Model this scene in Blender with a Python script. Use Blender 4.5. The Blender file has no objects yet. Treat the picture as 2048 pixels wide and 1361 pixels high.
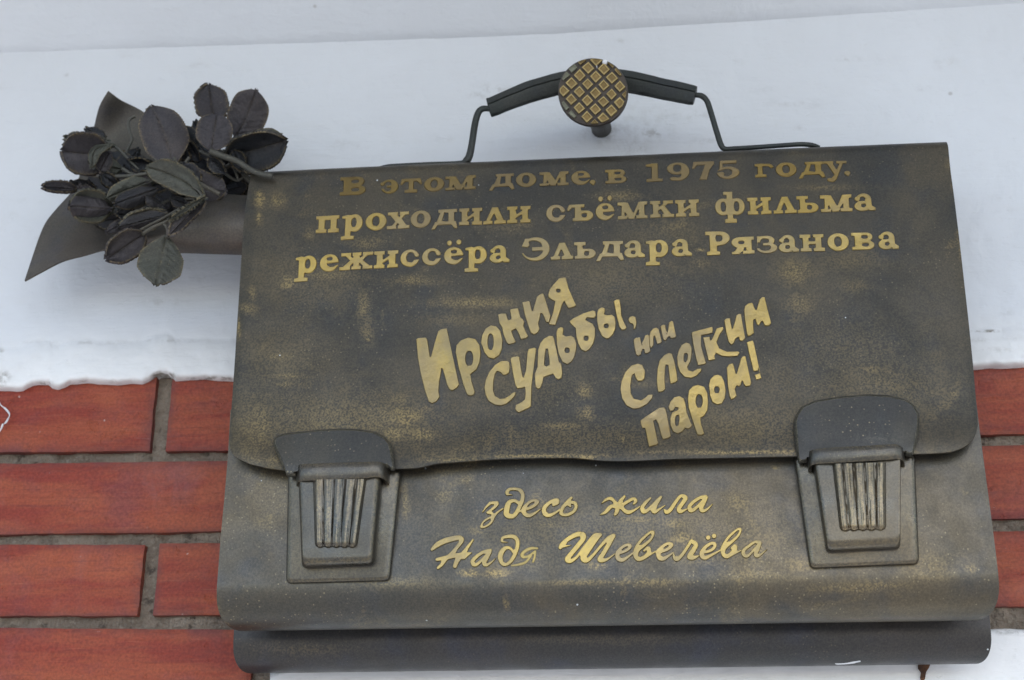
import bpy, math, random
import numpy as np
from mathutils import Matrix, Vector

random.seed(7)
rng = np.random.RandomState(7)
scene = bpy.context.scene
COL = scene.collection

# ------------------------------------------------------------------ camera
F_PX = 3150.0                      # focal length in pixels of a 2048 px wide picture
CX, CY = 1024.0, 680.5
MR = np.array([[0.99542697, -0.08995549, 0.03214277],
               [0.09546534, 0.92483739, -0.3681877],
               [0.00339366, 0.36957248, 0.92919571]])     # columns: right, forward, up
HGT = 2.15                         # height of the middle of the picture above the ground
CAM = np.array([0, 0, HGT]) - 1.40 * MR[:, 1]
cd = bpy.data.cameras.new('camera')
cam = bpy.data.objects.new('camera', cd)
COL.objects.link(cam)
m = Matrix.Identity(4)
for i in range(3):
    m[i][0] = MR[i, 0]; m[i][1] = MR[i, 2]; m[i][2] = -MR[i, 1]; m[i][3] = CAM[i]
cam.matrix_world = m
cd.sensor_width = 36.0
cd.lens = F_PX / 2048.0 * 36.0
cd.clip_start = 0.05
cd.clip_end = 3000
cd.dof.use_dof = True
cd.dof.focus_distance = 1.27
cd.dof.aperture_fstop = 7.0
scene.camera = cam

# ------------------------------------------------------------------ sky and sun
SUN_EL, SUN_AZ = 50.0, 165.0       # azimuth of the sun, from +Y clockwise seen from above
w = bpy.data.worlds.new('World'); scene.world = w; w.use_nodes = True
nt = w.node_tree
sky = nt.nodes.new('ShaderNodeTexSky'); sky.sky_type = 'NISHITA'; sky.sun_disc = False
sky.sun_elevation = math.radians(SUN_EL); sky.sun_rotation = math.radians(SUN_AZ)
sky.air_density = 1.0; sky.dust_density = 2.0; sky.ozone_density = 1.5
bg = nt.nodes['Background']; bg.inputs['Strength'].default_value = 0.13
nt.links.new(sky.outputs['Color'], bg.inputs['Color'])
sd = bpy.data.lights.new('sun', 'SUN'); sd.energy = 4.0; sd.angle = math.radians(3); sd.color = (1.0, 0.97, 0.93)
so = bpy.data.objects.new('sun', sd); COL.objects.link(so)
az = math.radians(SUN_AZ); el = math.radians(SUN_EL)
sdir = Vector((math.sin(az) * math.cos(el), math.cos(az) * math.cos(el), math.sin(el)))
so.rotation_euler = (-sdir).to_track_quat('-Z', 'Y').to_euler()
so.location = sdir * 30

scene.view_settings.view_transform = 'Standard'
scene.view_settings.look = 'None'
scene.view_settings.gamma = 1.0
scene.view_settings.exposure = 1.58

# ------------------------------------------------------------------ geometry helpers
def ray(px, py):
    px = np.asarray(px, float); py = np.asarray(py, float)
    a = (px - CX) / F_PX; b = -(py - CY) / F_PX
    return (a[..., None] * MR[:, 0] + MR[:, 1] + b[..., None] * MR[:, 2])

def at(px, py, Y):
    """point of the place seen at picture position (px, py) that lies at depth Y"""
    d = ray(px, py)
    t = (np.asarray(Y, float) - CAM[1]) / d[..., 1]
    return CAM + d * t[..., None]

def on(px, py, F, n=6):
    """same, on the surface Y = F(x, z)"""
    px = np.asarray(px, float); py = np.asarray(py, float)
    P = at(px, py, np.full(px.shape, -0.1))
    for _ in range(n):
        P = at(px, py, F(P[..., 0], P[..., 2]))
    return P

_lat = rng.rand(64, 64)
def vnoise(x, y):
    x = np.asarray(x, float); y = np.asarray(y, float)
    xi = np.floor(x).astype(int); yi = np.floor(y).astype(int)
    fx = x - xi; fy = y - yi
    fx = fx * fx * (3 - 2 * fx); fy = fy * fy * (3 - 2 * fy)
    g = lambda a, b: _lat[a % 64, b % 64]
    return (g(xi, yi) * (1 - fx) + g(xi + 1, yi) * fx) * (1 - fy) + (g(xi, yi + 1) * (1 - fx) + g(xi + 1, yi + 1) * fx) * fy

def fbm(x, y, o=4):
    s = 0; a = 0.5; t = 0
    for k in range(o):
        s = s + a * vnoise(x * 2 ** k + 7.3 * k, y * 2 ** k + 3.1 * k); t += a; a *= 0.5
    return s / t

def tag(o, label=None, cat=None, group=None, kind=None):
    if label: o['label'] = label
    if cat: o['category'] = cat
    if group: o['group'] = group
    if kind: o['kind'] = kind
    return o

def thing(name, loc, label, cat):
    o = bpy.data.objects.new(name, None); COL.objects.link(o)
    o.location = loc; o.empty_display_size = 0.05
    o['base'] = [float(v) for v in loc]
    return tag(o, label, cat)

def base_of(o):
    while o.parent: o = o.parent
    return np.array(o['base']) if 'base' in o.keys() else np.zeros(3)

def mesh_obj(name, V, Fc, mat, parent=None, smooth=35, attr=None, mats=None, midx=None):
    V = np.asarray(V, float)
    if parent is not None: V = V - base_of(parent)
    me = bpy.data.meshes.new(name)
    me.from_pydata(V.tolist(), [], [list(f) for f in Fc])
    me.validate(); me.update()
    for mm in (mats or [mat]): me.materials.append(mm)
    if midx is not None and len(midx) == len(me.polygons):
        me.polygons.foreach_set('material_index', midx)
    if smooth:
        me.shade_smooth()
        me.set_sharp_from_angle(angle=math.radians(smooth))
    if attr:
        for k, v in attr.items():
            a = me.attributes.new(k, 'FLOAT', 'POINT'); a.data.foreach_set('value', np.asarray(v, float).ravel())
    o = bpy.data.objects.new(name, me); COL.objects.link(o)
    if parent is not None: o.parent = parent
    return o

def grid_faces(nr, nc, off=0, flip=False):
    f = []
    for i in range(nr - 1):
        for j in range(nc - 1):
            a = off + i * nc + j; q = [a, a + nc, a + nc + 1, a + 1]
            f.append(q[::-1] if flip else q)
    return f

def sheet(G, thick, nrm=None):
    """solid sheet from a grid of points (rows, cols, 3): front = G, back = G pushed back along its normal"""
    nr, nc, _ = G.shape
    if nrm is None:
        du = np.gradient(G, axis=1); dv = np.gradient(G, axis=0)
        n = np.cross(dv, du); n /= (np.linalg.norm(n, axis=2, keepdims=True) + 1e-12)
    else:
        n = nrm
    B = G - n * thick
    V = np.concatenate([G.reshape(-1, 3), B.reshape(-1, 3)])
    N = nr * nc
    Fc = grid_faces(nr, nc) + grid_faces(nr, nc, N, True)
    for j in range(nc - 1):
        a, b = j, j + 1
        Fc.append([a, b, b + N, a + N])
        a, b = (nr - 1) * nc + j, (nr - 1) * nc + j + 1
        Fc.append([b, a, a + N, b + N])
    for i in range(nr - 1):
        a, b = i * nc, (i + 1) * nc
        Fc.append([b, a, a + N, b + N])
        a, b = i * nc + nc - 1, (i + 1) * nc + nc - 1
        Fc.append([a, b, b + N, a + N])
    return V, Fc

def resample(pts, n, closed=False):
    p = np.asarray(pts, float)
    if closed: p = np.vstack([p, p[:1]])
    s = np.concatenate([[0], np.cumsum(np.linalg.norm(np.diff(p, axis=0), axis=1))])
    t = np.linspace(0, s[-1], n + 1 if closed else n)
    q = np.stack([np.interp(t, s, p[:, k]) for k in range(p.shape[1])], 1)
    return q[:-1] if closed else q

def catmull(pts, per=8, closed=False):
    p = np.asarray(pts, float); n = len(p); out = []
    rngk = range(n) if closed else range(n - 1)
    for i in rngk:
        if closed: p0, p1, p2, p3 = p[i - 1], p[i], p[(i + 1) % n], p[(i + 2) % n]
        else: p0, p1, p2, p3 = p[max(i - 1, 0)], p[i], p[i + 1], p[min(i + 2, n - 1)]
        for k in range(per):
            t = k / per
            out.append(0.5 * (2 * p1 + (p2 - p0) * t + (2 * p0 - 5 * p1 + 4 * p2 - p3) * t * t + (3 * p1 - p0 - 3 * p2 + p3) * t ** 3))
    if not closed: out.append(p[-1])
    return np.array(out)

def coons(T, B, L, R, nr, nc):
    T = resample(T, nc); B = resample(B, nc); L = resample(L, nr); R = resample(R, nr)
    s = np.linspace(0, 1, nc)[None, :, None]; t = np.linspace(0, 1, nr)[:, None, None]
    return ((1 - t) * T[None] + t * B[None] + (1 - s) * L[:, None] + s * R[:, None]
            - ((1 - s) * (1 - t) * T[0] + s * (1 - t) * T[-1] + (1 - s) * t * B[0] + s * t * B[-1]))

def tube(path, rad, n=8, flat=1.0, up=(0, 1, 0)):
    """tube round a 3-D path; flat scales the width along 'up'"""
    P = np.asarray(path, float); m_ = len(P)
    rad = np.broadcast_to(np.asarray(rad, float), (m_,))
    T = np.gradient(P, axis=0); T /= np.linalg.norm(T, axis=1, keepdims=True) + 1e-12
    up = np.array(up, float); V = []
    for i in range(m_):
        a = up - T[i] * np.dot(up, T[i]); a /= np.linalg.norm(a) + 1e-9
        b = np.cross(T[i], a)
        for k in range(n):
            th = 2 * math.pi * (k + 0.5) / n
            V.append(P[i] + rad[i] * (math.cos(th) * a * flat + math.sin(th) * b))
    Fc = []
    for i in range(m_ - 1):
        for k in range(n):
            k2 = (k + 1) % n
            Fc.append([i * n + k, i * n + k2, (i + 1) * n + k2, (i + 1) * n + k])
    Fc.append(list(range(n))[::-1]); Fc.append([(m_ - 1) * n + k for k in range(n)])
    return V, Fc

def rings(R, cap0=True, cap1=True):
    """solid from equal-length closed rings, first = back, last = front"""
    n = len(R[0]); V = np.concatenate(R); Fc = []
    for i in range(len(R) - 1):
        for k in range(n):
            k2 = (k + 1) % n
            Fc.append([i * n + k, i * n + k2, (i + 1) * n + k2, (i + 1) * n + k])
    if cap0: Fc.append(list(range(n))[::-1])
    if cap1: Fc.append([(len(R) - 1) * n + k for k in range(n)])
    return V, Fc

def rquad(c, r, seg=5):
    """rounded polygon from corner points (same point count for equal corner counts)"""
    c = np.asarray(c, float); n = len(c); out = []
    r = r if hasattr(r, '__len__') else [r] * n
    for i in range(n):
        p = c[i]; a = c[i - 1] - p; b = c[(i + 1) % n] - p
        la, lb = np.linalg.norm(a), np.linalg.norm(b); a /= la; b /= lb
        rr = min(r[i], la * .45, lb * .45)
        A = p + a * rr; B = p + b * rr
        for k in range(seg + 1):
            t = k / seg
            out.append((1 - t) ** 2 * A + 2 * t * (1 - t) * p + t * t * B)
    return np.array(out)

# ------------------------------------------------------------------ materials
def newmat(name):
    m_ = bpy.data.materials.new(name); m_.use_nodes = True
    nt_ = m_.node_tree; b = nt_.nodes['Principled BSDF']
    return m_, nt_, b

class NT:
    def __init__(s, nt_): s.nt = nt_
    def n(s, t, **k):
        x = s.nt.nodes.new(t)
        for a, v in k.items(): setattr(x, a, v)
        return x
    def link(s, a, b): s.nt.links.new(a, b)
    def coord(s, scale=(1, 1, 1)):
        tc = s.n('ShaderNodeTexCoord'); mp = s.n('ShaderNodeMapping')
        mp.inputs['Scale'].default_value = scale
        s.link(tc.outputs['Object'], mp.inputs['Vector']); return mp.outputs[0]
    def noise(s, v, scale, detail=4, rough=.55, dist=0):
        x = s.n('ShaderNodeTexNoise'); x.inputs['Scale'].default_value = scale
        x.inputs['Detail'].default_value = detail; x.inputs['Roughness'].default_value = rough
        x.inputs['Distortion'].default_value = dist
        s.link(v, x.inputs['Vector']); return x.outputs['Fac']
    def vor(s, v, scale):
        x = s.n('ShaderNodeTexVoronoi'); x.inputs['Scale'].default_value = scale
        s.link(v, x.inputs['Vector']); return x.outputs['Distance'], x.outputs['Color']
    def ramp(s, f, lo, hi, a=0., b=1.):
        x = s.n('ShaderNodeMapRange'); x.interpolation_type = 'SMOOTHSTEP'
        x.inputs['From Min'].default_value = lo; x.inputs['From Max'].default_value = hi
        x.inputs['To Min'].default_value = a; x.inputs['To Max'].default_value = b
        s.link(f, x.inputs['Value']); return x.outputs[0]
    def math(s, op, a, b=None):
        x = s.n('ShaderNodeMath'); x.operation = op
        for i, v in enumerate((a, b)):
            if v is None: continue
            if isinstance(v, (int, float)): x.inputs[i].default_value = v
            else: s.link(v, x.inputs[i])
        return x.outputs[0]
    def mix(s, f, a, b, blend='MIX'):
        x = s.n('ShaderNodeMix'); x.data_type = 'RGBA'; x.blend_type = blend
        for i, v in ((0, f), (6, a), (7, b)):
            if isinstance(v, (int, float)): x.inputs[i].default_value = v
            elif isinstance(v, tuple): x.inputs[i].default_value = (*v, 1)
            else: s.link(v, x.inputs[i])
        return x.outputs[2]
    def attr(s, name):
        x = s.n('ShaderNodeAttribute'); x.attribute_name = name; return x.outputs['Fac']
    def bump(s, h, strength, dist, nrm=None):
        x = s.n('ShaderNodeBump'); x.inputs['Strength'].default_value = strength
        x.inputs['Distance'].default_value = dist; s.link(h, x.inputs['Height'])
        if nrm is not None: s.link(nrm, x.inputs['Normal'])
        return x.outputs[0]

def patina(name, dark=(.055, .054, .048), warm=(.085, .073, .055), cool=(.05, .058, .066), gold=(.34, .25, .105),
           wear_glint=0.0, rough=.5, metal=.55, speck=.5, white=True, bump=.25):
    m_, nt_, b = newmat(name); s = NT(nt_); v = s.coord()
    big = s.noise(v, 7, 5, .6, .6); mid = s.noise(v, 22, 5, .6); fine = s.noise(v, 620, 4, .62); grain = s.noise(v, 1500, 2, .5)
    c = s.mix(s.ramp(big, .36, .68), dark, warm)
    c = s.mix(s.ramp(mid, .46, .74, 0, .6), c, cool)
    c = s.mix(1.0, c, s.mix(s.ramp(fine, .30, .70), (.84, .84, .86), (1.20, 1.18, 1.14)), 'MULTIPLY')
    c = s.mix(1.0, c, s.mix(s.ramp(grain, .3, .7), (.90, .90, .91), (1.12, 1.11, 1.10)), 'MULTIPLY')
    # golden places: worn spots and painted-in edge glints marked on the piece, broken up by fine grain, and lightly elsewhere
    a = s.attr('wear_glint')
    patch = s.ramp(s.noise(v, 16, 6, .65, 1.0), .56, .74, 0, wear_glint)
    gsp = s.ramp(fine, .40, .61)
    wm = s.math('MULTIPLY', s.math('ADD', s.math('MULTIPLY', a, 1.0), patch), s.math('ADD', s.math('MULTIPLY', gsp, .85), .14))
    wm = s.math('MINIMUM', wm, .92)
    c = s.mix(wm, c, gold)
    # tiny bright grains
    dst, col = s.vor(v, 330)
    sp = s.math('MULTIPLY', s.ramp(dst, .26, .14), s.ramp(s.noise(v, 9, 4, .6), .44, .60, .12 * speck, speck))
    sep = s.n('ShaderNodeSeparateColor'); s.link(col, sep.inputs[0])
    sp = s.math('MULTIPLY', sp, s.ramp(sep.outputs[0], .62, .75))
    c = s.mix(s.math('MULTIPLY', sp, .7), c, (.30, .25, .15))
    if white:
        d2, c2 = s.vor(v, 95)
        se2 = s.n('ShaderNodeSeparateColor'); s.link(c2, se2.inputs[0])
        ws = s.math('MULTIPLY', s.ramp(d2, .085, .05), s.ramp(se2.outputs[1], .965, .975))
        c = s.mix(ws, c, (.6, .62, .62))
    s.link(c, b.inputs['Base Color'])
    b.inputs['Metallic'].default_value = metal
    r = s.ramp(s.noise(v, 35, 4, .6), .3, .7, rough - .08, rough + .10)
    s.link(s.math('ADD', r, s.math('MULTIPLY', grain, .08)), b.inputs['Roughness'])
    h = s.math('ADD', s.math('MULTIPLY', fine, .7), s.math('MULTIPLY', grain, .3))
    n1 = s.bump(s.noise(v, 55, 3, .5), .10, .002)
    s.link(s.bump(h, bump, .0006, n1), b.inputs['Normal'])
    return m_

M = {}
M['flap'] = patina('patinated_bronze_flap', (.047, .046, .040), (.082, .071, .050), (.039, .045, .050), wear_glint=.30, rough=.40, metal=.7)
M['body'] = patina('patinated_bronze_body', (.070, .068, .058), (.110, .092, .062), (.058, .063, .068), wear_glint=.42, rough=.35, speck=.9, metal=.7)
M['rear'] = patina('patinated_bronze_rear', (.044, .044, .043), (.054, .050, .046), (.042, .047, .066), wear_glint=.02, rough=.38, speck=.25)
M['lock'] = patina('lock_bronze', (.082, .079, .068), (.125, .108, .080), (.078, .084, .086), wear_glint=.25, rough=.30, metal=.85, white=False, speck=.3)
M['tab'] = patina('lock_tab_bronze', (.046, .046, .042), (.066, .062, .048), (.045, .050, .050), gold=(.26, .24, .17), wear_glint=.35, rough=.38, speck=1.0)
M['handle'] = patina('blackened_bronze', (.032, .040, .038), (.042, .045, .040), (.028, .034, .042), wear_glint=.03, rough=.45, white=False, speck=.1)
M['stem_metal'] = patina('nail_bronze', (.045, .045, .035), (.06, .05, .035), (.04, .04, .05), wear_glint=.1, rough=.45, white=False)
M['paper'] = patina('wrapper_bronze', (.085, .08, .068), (.11, .095, .078), (.075, .075, .085), wear_glint=.05, rough=.48, metal=.6, white=False, speck=.1, bump=.12)
M['leaf_purple'] = patina('leaf_bronze_purple', (.044, .041, .045), (.064, .055, .052), (.034, .037, .046), wear_glint=.06, rough=.47, metal=.6, white=False, bump=1.0)
M['leaf_green'] = patina('leaf_bronze_green', (.062, .067, .055), (.080, .076, .060), (.045, .052, .050), wear_glint=.08, rough=.47, metal=.6, white=False, bump=1.0)
M['leaf_dark'] = patina('leaf_bronze_dark', (.024, .027, .031), (.034, .031, .031), (.021, .025, .038), wear_glint=.02, rough=.47, metal=.6, white=False, bump=1.0)
M['sprig'] = patina('sprig_bronze', (.07, .07, .058), (.09, .08, .06), (.05, .055, .055), wear_glint=.1, rough=.55, metal=.35, white=False)

def gold_mat():
    m_, nt_, b = newmat('polished_relief'); s = NT(nt_); v = s.coord()
    oi = s.n('ShaderNodeObjectInfo')
    n1 = s.noise(v, 14, 4, .6, .5); n2 = s.noise(v, 500, 3, .6)
    c = s.mix(s.ramp(n1, .38, .62), (.49, .355, .115), (.34, .265, .135))
    c = s.mix(s.ramp(s.noise(v, 38, 3, .6), .60, .74, 0, .5), c, (.46, .31, .085))
    c = s.mix(s.ramp(n2, .3, .75, 0, .3), c, (.30, .25, .15))
    c = s.mix(1.0, c, oi.outputs['Color'], 'MULTIPLY')
    s.link(c, b.inputs['Base Color'])
    b.inputs['Metallic'].default_value = .85
    s.link(s.ramp(n1, .3, .7, .30, .44), b.inputs['Roughness'])
    s.link(s.bump(n2, .25, .0004, s.bump(s.noise(v, 70, 4, .6), .30, .0022)), b.inputs['Normal'])
    return m_
M['gold'] = gold_mat()

def plain(name, col, rough=.6, metal=0., var=.3, scale=60, bump=.3, col2=None):
    m_, nt_, b = newmat(name); s = NT(nt_); v = s.coord()
    n1 = s.noise(v, scale, 5, .65)
    c = s.mix(s.ramp(n1, .3, .7), col, col2 or tuple(x * (1 - var) for x in col))
    s.link(c, b.inputs['Base Color']); b.inputs['Roughness'].default_value = rough; b.inputs['Metallic'].default_value = metal
    s.link(s.bump(s.noise(v, scale * 6, 4, .6), bump, .001), b.inputs['Normal'])
    return m_
M['flute'] = patina('fluted_bronze', (.115, .105, .085), (.19, .155, .105), (.10, .105, .105), wear_glint=.5, rough=.28, metal=.9, white=False, speck=.3)
M['stud_rim'] = plain('worn_gold', (.36, .27, .11), .42, .6, .3, 120)
M['stud_in'] = plain('stud_hollow', (.23, .155, .055), .5, .5, .4, 160)
M['stud_grey'] = plain('tarnished_stud', (.20, .20, .14), .55, .4, .35, 120)
M['groove'] = plain('nail_head_groove', (.06, .048, .038), .5, .4, .35, 90)
M['white_paint'] = plain('white_paint', (.72, .73, .74), .6, 0, .1, 60)
M['rust'] = plain('rusty_hole', (.03, .018, .012), .9, 0, .6, 90, col2=(.16, .07, .03))

def plaster_mat():
    m_, nt_, b = newmat('whitewashed_plaster'); s = NT(nt_); v = s.coord()
    n1 = s.noise(v, 3.5, 5, .6); n2 = s.noise(v, 26, 6, .65); vs = s.coord((1, 1, 5)); n3 = s.noise(vs, 14, 5, .6)
    c = s.mix(s.ramp(n1, .3, .7), (.69, .715, .74), (.65, .67, .69))
    c = s.mix(s.ramp(n2, .60, .82, 0, .30), c, (.60, .59, .56))
    c = s.mix(s.ramp(n3, .58, .8, 0, .2), c, (.66, .65, .62))
    d, col = s.vor(v, 42)
    se = s.n('ShaderNodeSeparateColor'); s.link(col, se.inputs[0])
    sp = s.math('MULTIPLY', s.ramp(d, .12, .04), s.ramp(se.outputs[0], .94, .96, 0, .55))
    c = s.mix(sp, c, (.35, .33, .30))
    c = s.mix(s.attr('low_white'), c, s.mix(s.ramp(n2, .4, .7), (.82, .82, .80), (.76, .76, .74)))      # whiter and less blue low on the wall
    # grime and painted-in shade marked on the mesh
    g = s.math('MULTIPLY', s.attr('grime_shade'), s.ramp(s.noise(v, 90, 5, .7), .42, .62))
    c = s.mix(s.math('MINIMUM', g, .9), c, (.22, .20, .16))
    s.link(c, b.inputs['Base Color']); b.inputs['Roughness'].default_value = .8
    bn = s.bump(s.noise(v, 14, 5, .55, .4), .40, .010)
    brush = s.noise(s.coord((5, 1, 40)), 5, 3, .5, .6)
    bn = s.bump(brush, .12, .004, bn)
    dab = s.ramp(s.noise(s.coord((9, 1, 30)), 7, 4, .5, 1.2), .60, .66)
    bn = s.bump(dab, .22, .0014, bn)
    s.link(s.bump(s.noise(v, 160, 3, .5), .14, .0010, bn), b.inputs['Normal'])
    return m_
M['plaster'] = plaster_mat()

def brick_mat():
    m_, nt_, b = newmat('red_brick'); s = NT(nt_); tc = s.n('ShaderNodeTexCoord'); oi = s.n('ShaderNodeObjectInfo')
    add = s.n('ShaderNodeVectorMath'); add.operation = 'ADD'
    s.link(tc.outputs['Object'], add.inputs[0])
    sc = s.n('ShaderNodeVectorMath'); sc.operation = 'SCALE'; sc.inputs[0].default_value = (7.3, 3.1, 5.7); s.link(oi.outputs['Random'], sc.inputs['Scale'])
    s.link(sc.outputs[0], add.inputs[1])
    def mp(scale):
        x = s.n('ShaderNodeMapping'); x.inputs['Scale'].default_value = scale; s.link(add.outputs[0], x.inputs['Vector']); return x.outputs[0]
    v = mp((1, 1, 1)); h = mp((1, 1, 6)); h2 = mp((1, 1, 16))
    n1 = s.noise(h, 7, 5, .6, .3); n2 = s.noise(h2, 16, 5, .65, .4); n3 = s.noise(v, 18, 5, .65)
    c = s.mix(s.ramp(n1, .36, .62), (.225, .038, .022), (.29, .070, .032))
    c = s.mix(s.ramp(s.noise(mp((1, 1, 2.2)), 5, 4, .6, .8), .52, .70, 0, .42), c, (.37, .105, .050))
    c = s.mix(s.ramp(n3, .46, .70, 0, .55), c, (.19, .060, .060))
    c = s.mix(s.ramp(s.noise(mp((1, 1, 1.6)), 11, 6, .7, .5), .58, .72, 0, .35), c, (.13, .045, .04))
    c = s.mix(s.ramp(n2, .54, .70, 0, .45), c, (.15, .040, .030))
    c = s.mix(s.ramp(s.noise(mp((1, 1, 26)), 22, 4, .6), .60, .74, 0, .35), c, (.38, .14, .08))
    c = s.mix(1.0, c, s.mix(s.ramp(s.noise(v, 420, 4, .65), .3, .7), (.80, .80, .82), (1.20, 1.18, 1.16)), 'MULTIPLY')
    c = s.mix(s.ramp(s.noise(v, 9, 6, .7, .8), .54, .76, 0, .30), c, (.30, .15, .14))
    c = s.mix(s.math('MULTIPLY', s.attr('rim'), s.ramp(s.noise(v, 60, 4, .6), .3, .6, .10, .55)), c, (.10, .045, .045))
    d, col = s.vor(v, 85); se = s.n('ShaderNodeSeparateColor'); s.link(col, se.inputs[0])
    d = s.math('ADD', d, s.math('MULTIPLY', s.noise(v, 700, 3, .6), .22))
    sp = s.math('MULTIPLY', s.ramp(d, .22, .15), s.ramp(se.outputs[0], .90, .95, 0, .6))
    scf = s.math('MULTIPLY', s.ramp(s.noise(mp((1, 1, 9)), 34, 5, .7, .6), .66, .74, 0, .5), s.ramp(s.noise(v, 8, 3, .5), .45, .6))
    c = s.mix(scf, c, (.46, .33, .30))
    c = s.mix(sp, c, (.55, .48, .44))
    s.link(c, b.inputs['Base Color'])
    s.link(s.ramp(n3, .3, .7, .34, .55), b.inputs['Roughness']); b.inputs['Specular IOR Level'].default_value = .20
    bn = s.bump(s.noise(h, 18, 5, .6), .5, .004)
    pit = s.ramp(s.noise(v, 75, 4, .6), .30, .38)
    bn = s.bump(pit, .5, .0015, bn)
    s.link(s.bump(s.noise(v, 260, 4, .65), .35, .0010, bn), b.inputs['Normal'])
    return m_
M['brick'] = brick_mat()

def mortar_mat():
    m_, nt_, b = newmat('sandy_mortar'); s = NT(nt_); v = s.coord()
    n1 = s.noise(v, 28, 6, .7); n2 = s.noise(v, 380, 4, .7)
    c = s.mix(s.ramp(n1, .35, .65), (.31, .245, .18), (.19, .145, .105))
    c = s.mix(s.ramp(n2, .35, .7, 0, .6), c, (.27, .24, .19))
    c = s.mix(s.ramp(s.noise(v, 75, 5, .65), .55, .68, 0, .8), c, (.06, .045, .034))
    c = s.mix(s.ramp(s.noise(v, 190, 4, .65), .58, .66, 0, .6), c, (.36, .31, .24))
    s.link(c, b.inputs['Base Color']); b.inputs['Roughness'].default_value = .9
    bn = s.bump(s.noise(v, 70, 6, .7), 1.0, .010)
    s.link(s.bump(n2, .7, .0015, bn), b.inputs['Normal'])
    return m_
M['mortar'] = mortar_mat()
M['ground'] = plain('pale_paving', (.155, .16, .17), .85, 0, .10, 2.0)
# ================================================================== ground and wall
mesh_obj('ground', [(-400, -400, 0), (400, -400, 0), (400, 400, 0), (-400, 400, 0)], [(0, 1, 2, 3)], M['ground'], smooth=0)['kind'] = 'structure'

wall = thing('house_wall', (0, 0.0, 0), 'outer house wall of white plaster over a band of red bricks behind the bronze briefcase', 'wall')

top_px = [(-900, 150), (0, 105), (480, 90), (1050, 70), (2048, 5), (3000, -60)]
edge_px = [(-900, 800), (-300, 792), (0, 783), (20, 784), (35, 785), (46, 783), (56, 777), (66, 772), (76, 770), (98, 771), (104, 777), (118, 780), (130, 775), (141, 769),
           (158, 768), (176, 766), (200, 769), (235, 770), (262, 768), (285, 770), (300, 764), (308, 757), (320, 752), (335, 751), (345, 757), (352, 764),
           (380, 762), (412, 760), (440, 762), (468, 763), (700, 760), (1500, 745), (1930, 740), (1955, 739), (1980, 736), (2005, 737), (2048, 735), (3000, 715)]
def edge_y(x):
    e = np.array(edge_px); return np.interp(x, e[:, 0], e[:, 1])
def top_y(x):
    e = np.array(top_px); return np.interp(x, e[:, 0], e[:, 1])

# plaster: rows down the wall, the last ones roll over the broken lower edge
xs = np.concatenate([np.linspace(-900, -30, 40)[:-1], np.linspace(-30, 520, 230)[:-1], np.linspace(520, 1900, 120)[:-1], np.linspace(1900, 2080, 80)[:-1], np.linspace(2080, 3000, 30)])
ts = np.concatenate([np.linspace(0, .8, 70)[:-1], np.linspace(.8, 1, 55)])
X, T_ = np.meshgrid(xs, ts)
Yp = top_y(X) + (edge_y(X) - top_y(X)) * T_
Pw = at(X, Yp, np.zeros_like(X))
z0 = Pw[..., 2]; x0 = Pw[..., 0]
dist = (edge_y(X) - Yp)                       # px above the broken edge
h = 0.0022 * (fbm(x0 * 9, z0 * 9) - .5) + 0.0014 * (fbm(x0 * 45 + 5, z0 * 60) - .5)
ridge = 80 + 10 * (fbm(X / 60., X * 0 + 3) - .5) - np.clip(X, 0, 500) * .012
st = 1 / (1 + np.exp((dist - ridge) / 9.0))
lump = (fbm(x0 * 42, z0 * 60, 3) - .5)
h = h + st * (0.0042 + 0.0030 * lump) - 0.0012 * np.exp(-((dist - ridge - 8) / 7.0) ** 2)
h = h + 0.0022 * np.exp(-(dist / 26.) ** 2) * (.6 + 1.2 * lump)
roll = np.clip(1 - dist / 17.0, 0, 1)
Y = -h + 0.0105 * roll ** 2.2
G = at(X, Yp, Y)
lastrow = G[-1:].copy(); lastrow[..., 1] = 0.03
G = np.concatenate([G, lastrow])
# grime: chips along the lower edge, painted-in shade round the nail and along the ledge, a long scratch right of the briefcase
Xg = np.vstack([X, X[-1:]]); Yg = np.vstack([Yp, Yp[-1:]]); dg = np.vstack([dist, dist[-1:]])
import random as _r
_rr = _r.Random(5)
spots = [(_rr.uniform(0, 2048), _rr.uniform(110, 700), _rr.uniform(3, 40), _rr.uniform(2, 9), _rr.uniform(.08, .30)) for _ in range(70)] + [(8, 752, 12, 8, .9), (4, 765, 8, 8, .7), (90, 767, 14, 5, .9), (165, 763, 12, 5, .8), (230, 762, 10, 5, .6), (318, 752, 18, 8, 1.2), (335, 752, 16, 6, 1.1), (400, 757, 30, 4, .8),
         (450, 758, 30, 4, .9), (2, 706, 6, 8, .6), (1310, 268, 28, 7, .5), (1270, 300, 22, 14, .32), (1290, 245, 60, 45, .18), (990, 180, 30, 10, .4), (955, 190, 25, 6, .3), (132, 150, 5, 3, .9), (1200, 270, 35, 14, .5),
         (1968, 663, 24, 1.8, 1.1), (1985, 662, 12, 1.6, 1.0), (1240, 84, 10, 3, .6), (1600, 210, 60, 4, .2), (2000, 395, 22, 3, .25), (140, 686, 90, 3, .35), (330, 682, 80, 3, .3), (1990, 700, 40, 5, .25)]
grime_shade = np.zeros_like(Xg)
for (a, b_, c, d, e) in spots: grime_shade += e * np.exp(-((Xg - a) / c) ** 2 - ((Yg - b_) / d) ** 2)
grime_shade += .25 * np.clip(1 - dg / 4.0, 0, 1) * (fbm(Xg / 14., Yg * 0 + 9) > .52)
nr, nc = Xg.shape
mesh_obj('plaster', G.reshape(-1, 3), grid_faces(nr, nc), M['plaster'], wall, smooth=60, attr={'grime_shade': grime_shade, 'low_white': np.clip(1.15 - dg / 110., 0, 1) ** 1.0 * .9})

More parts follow.
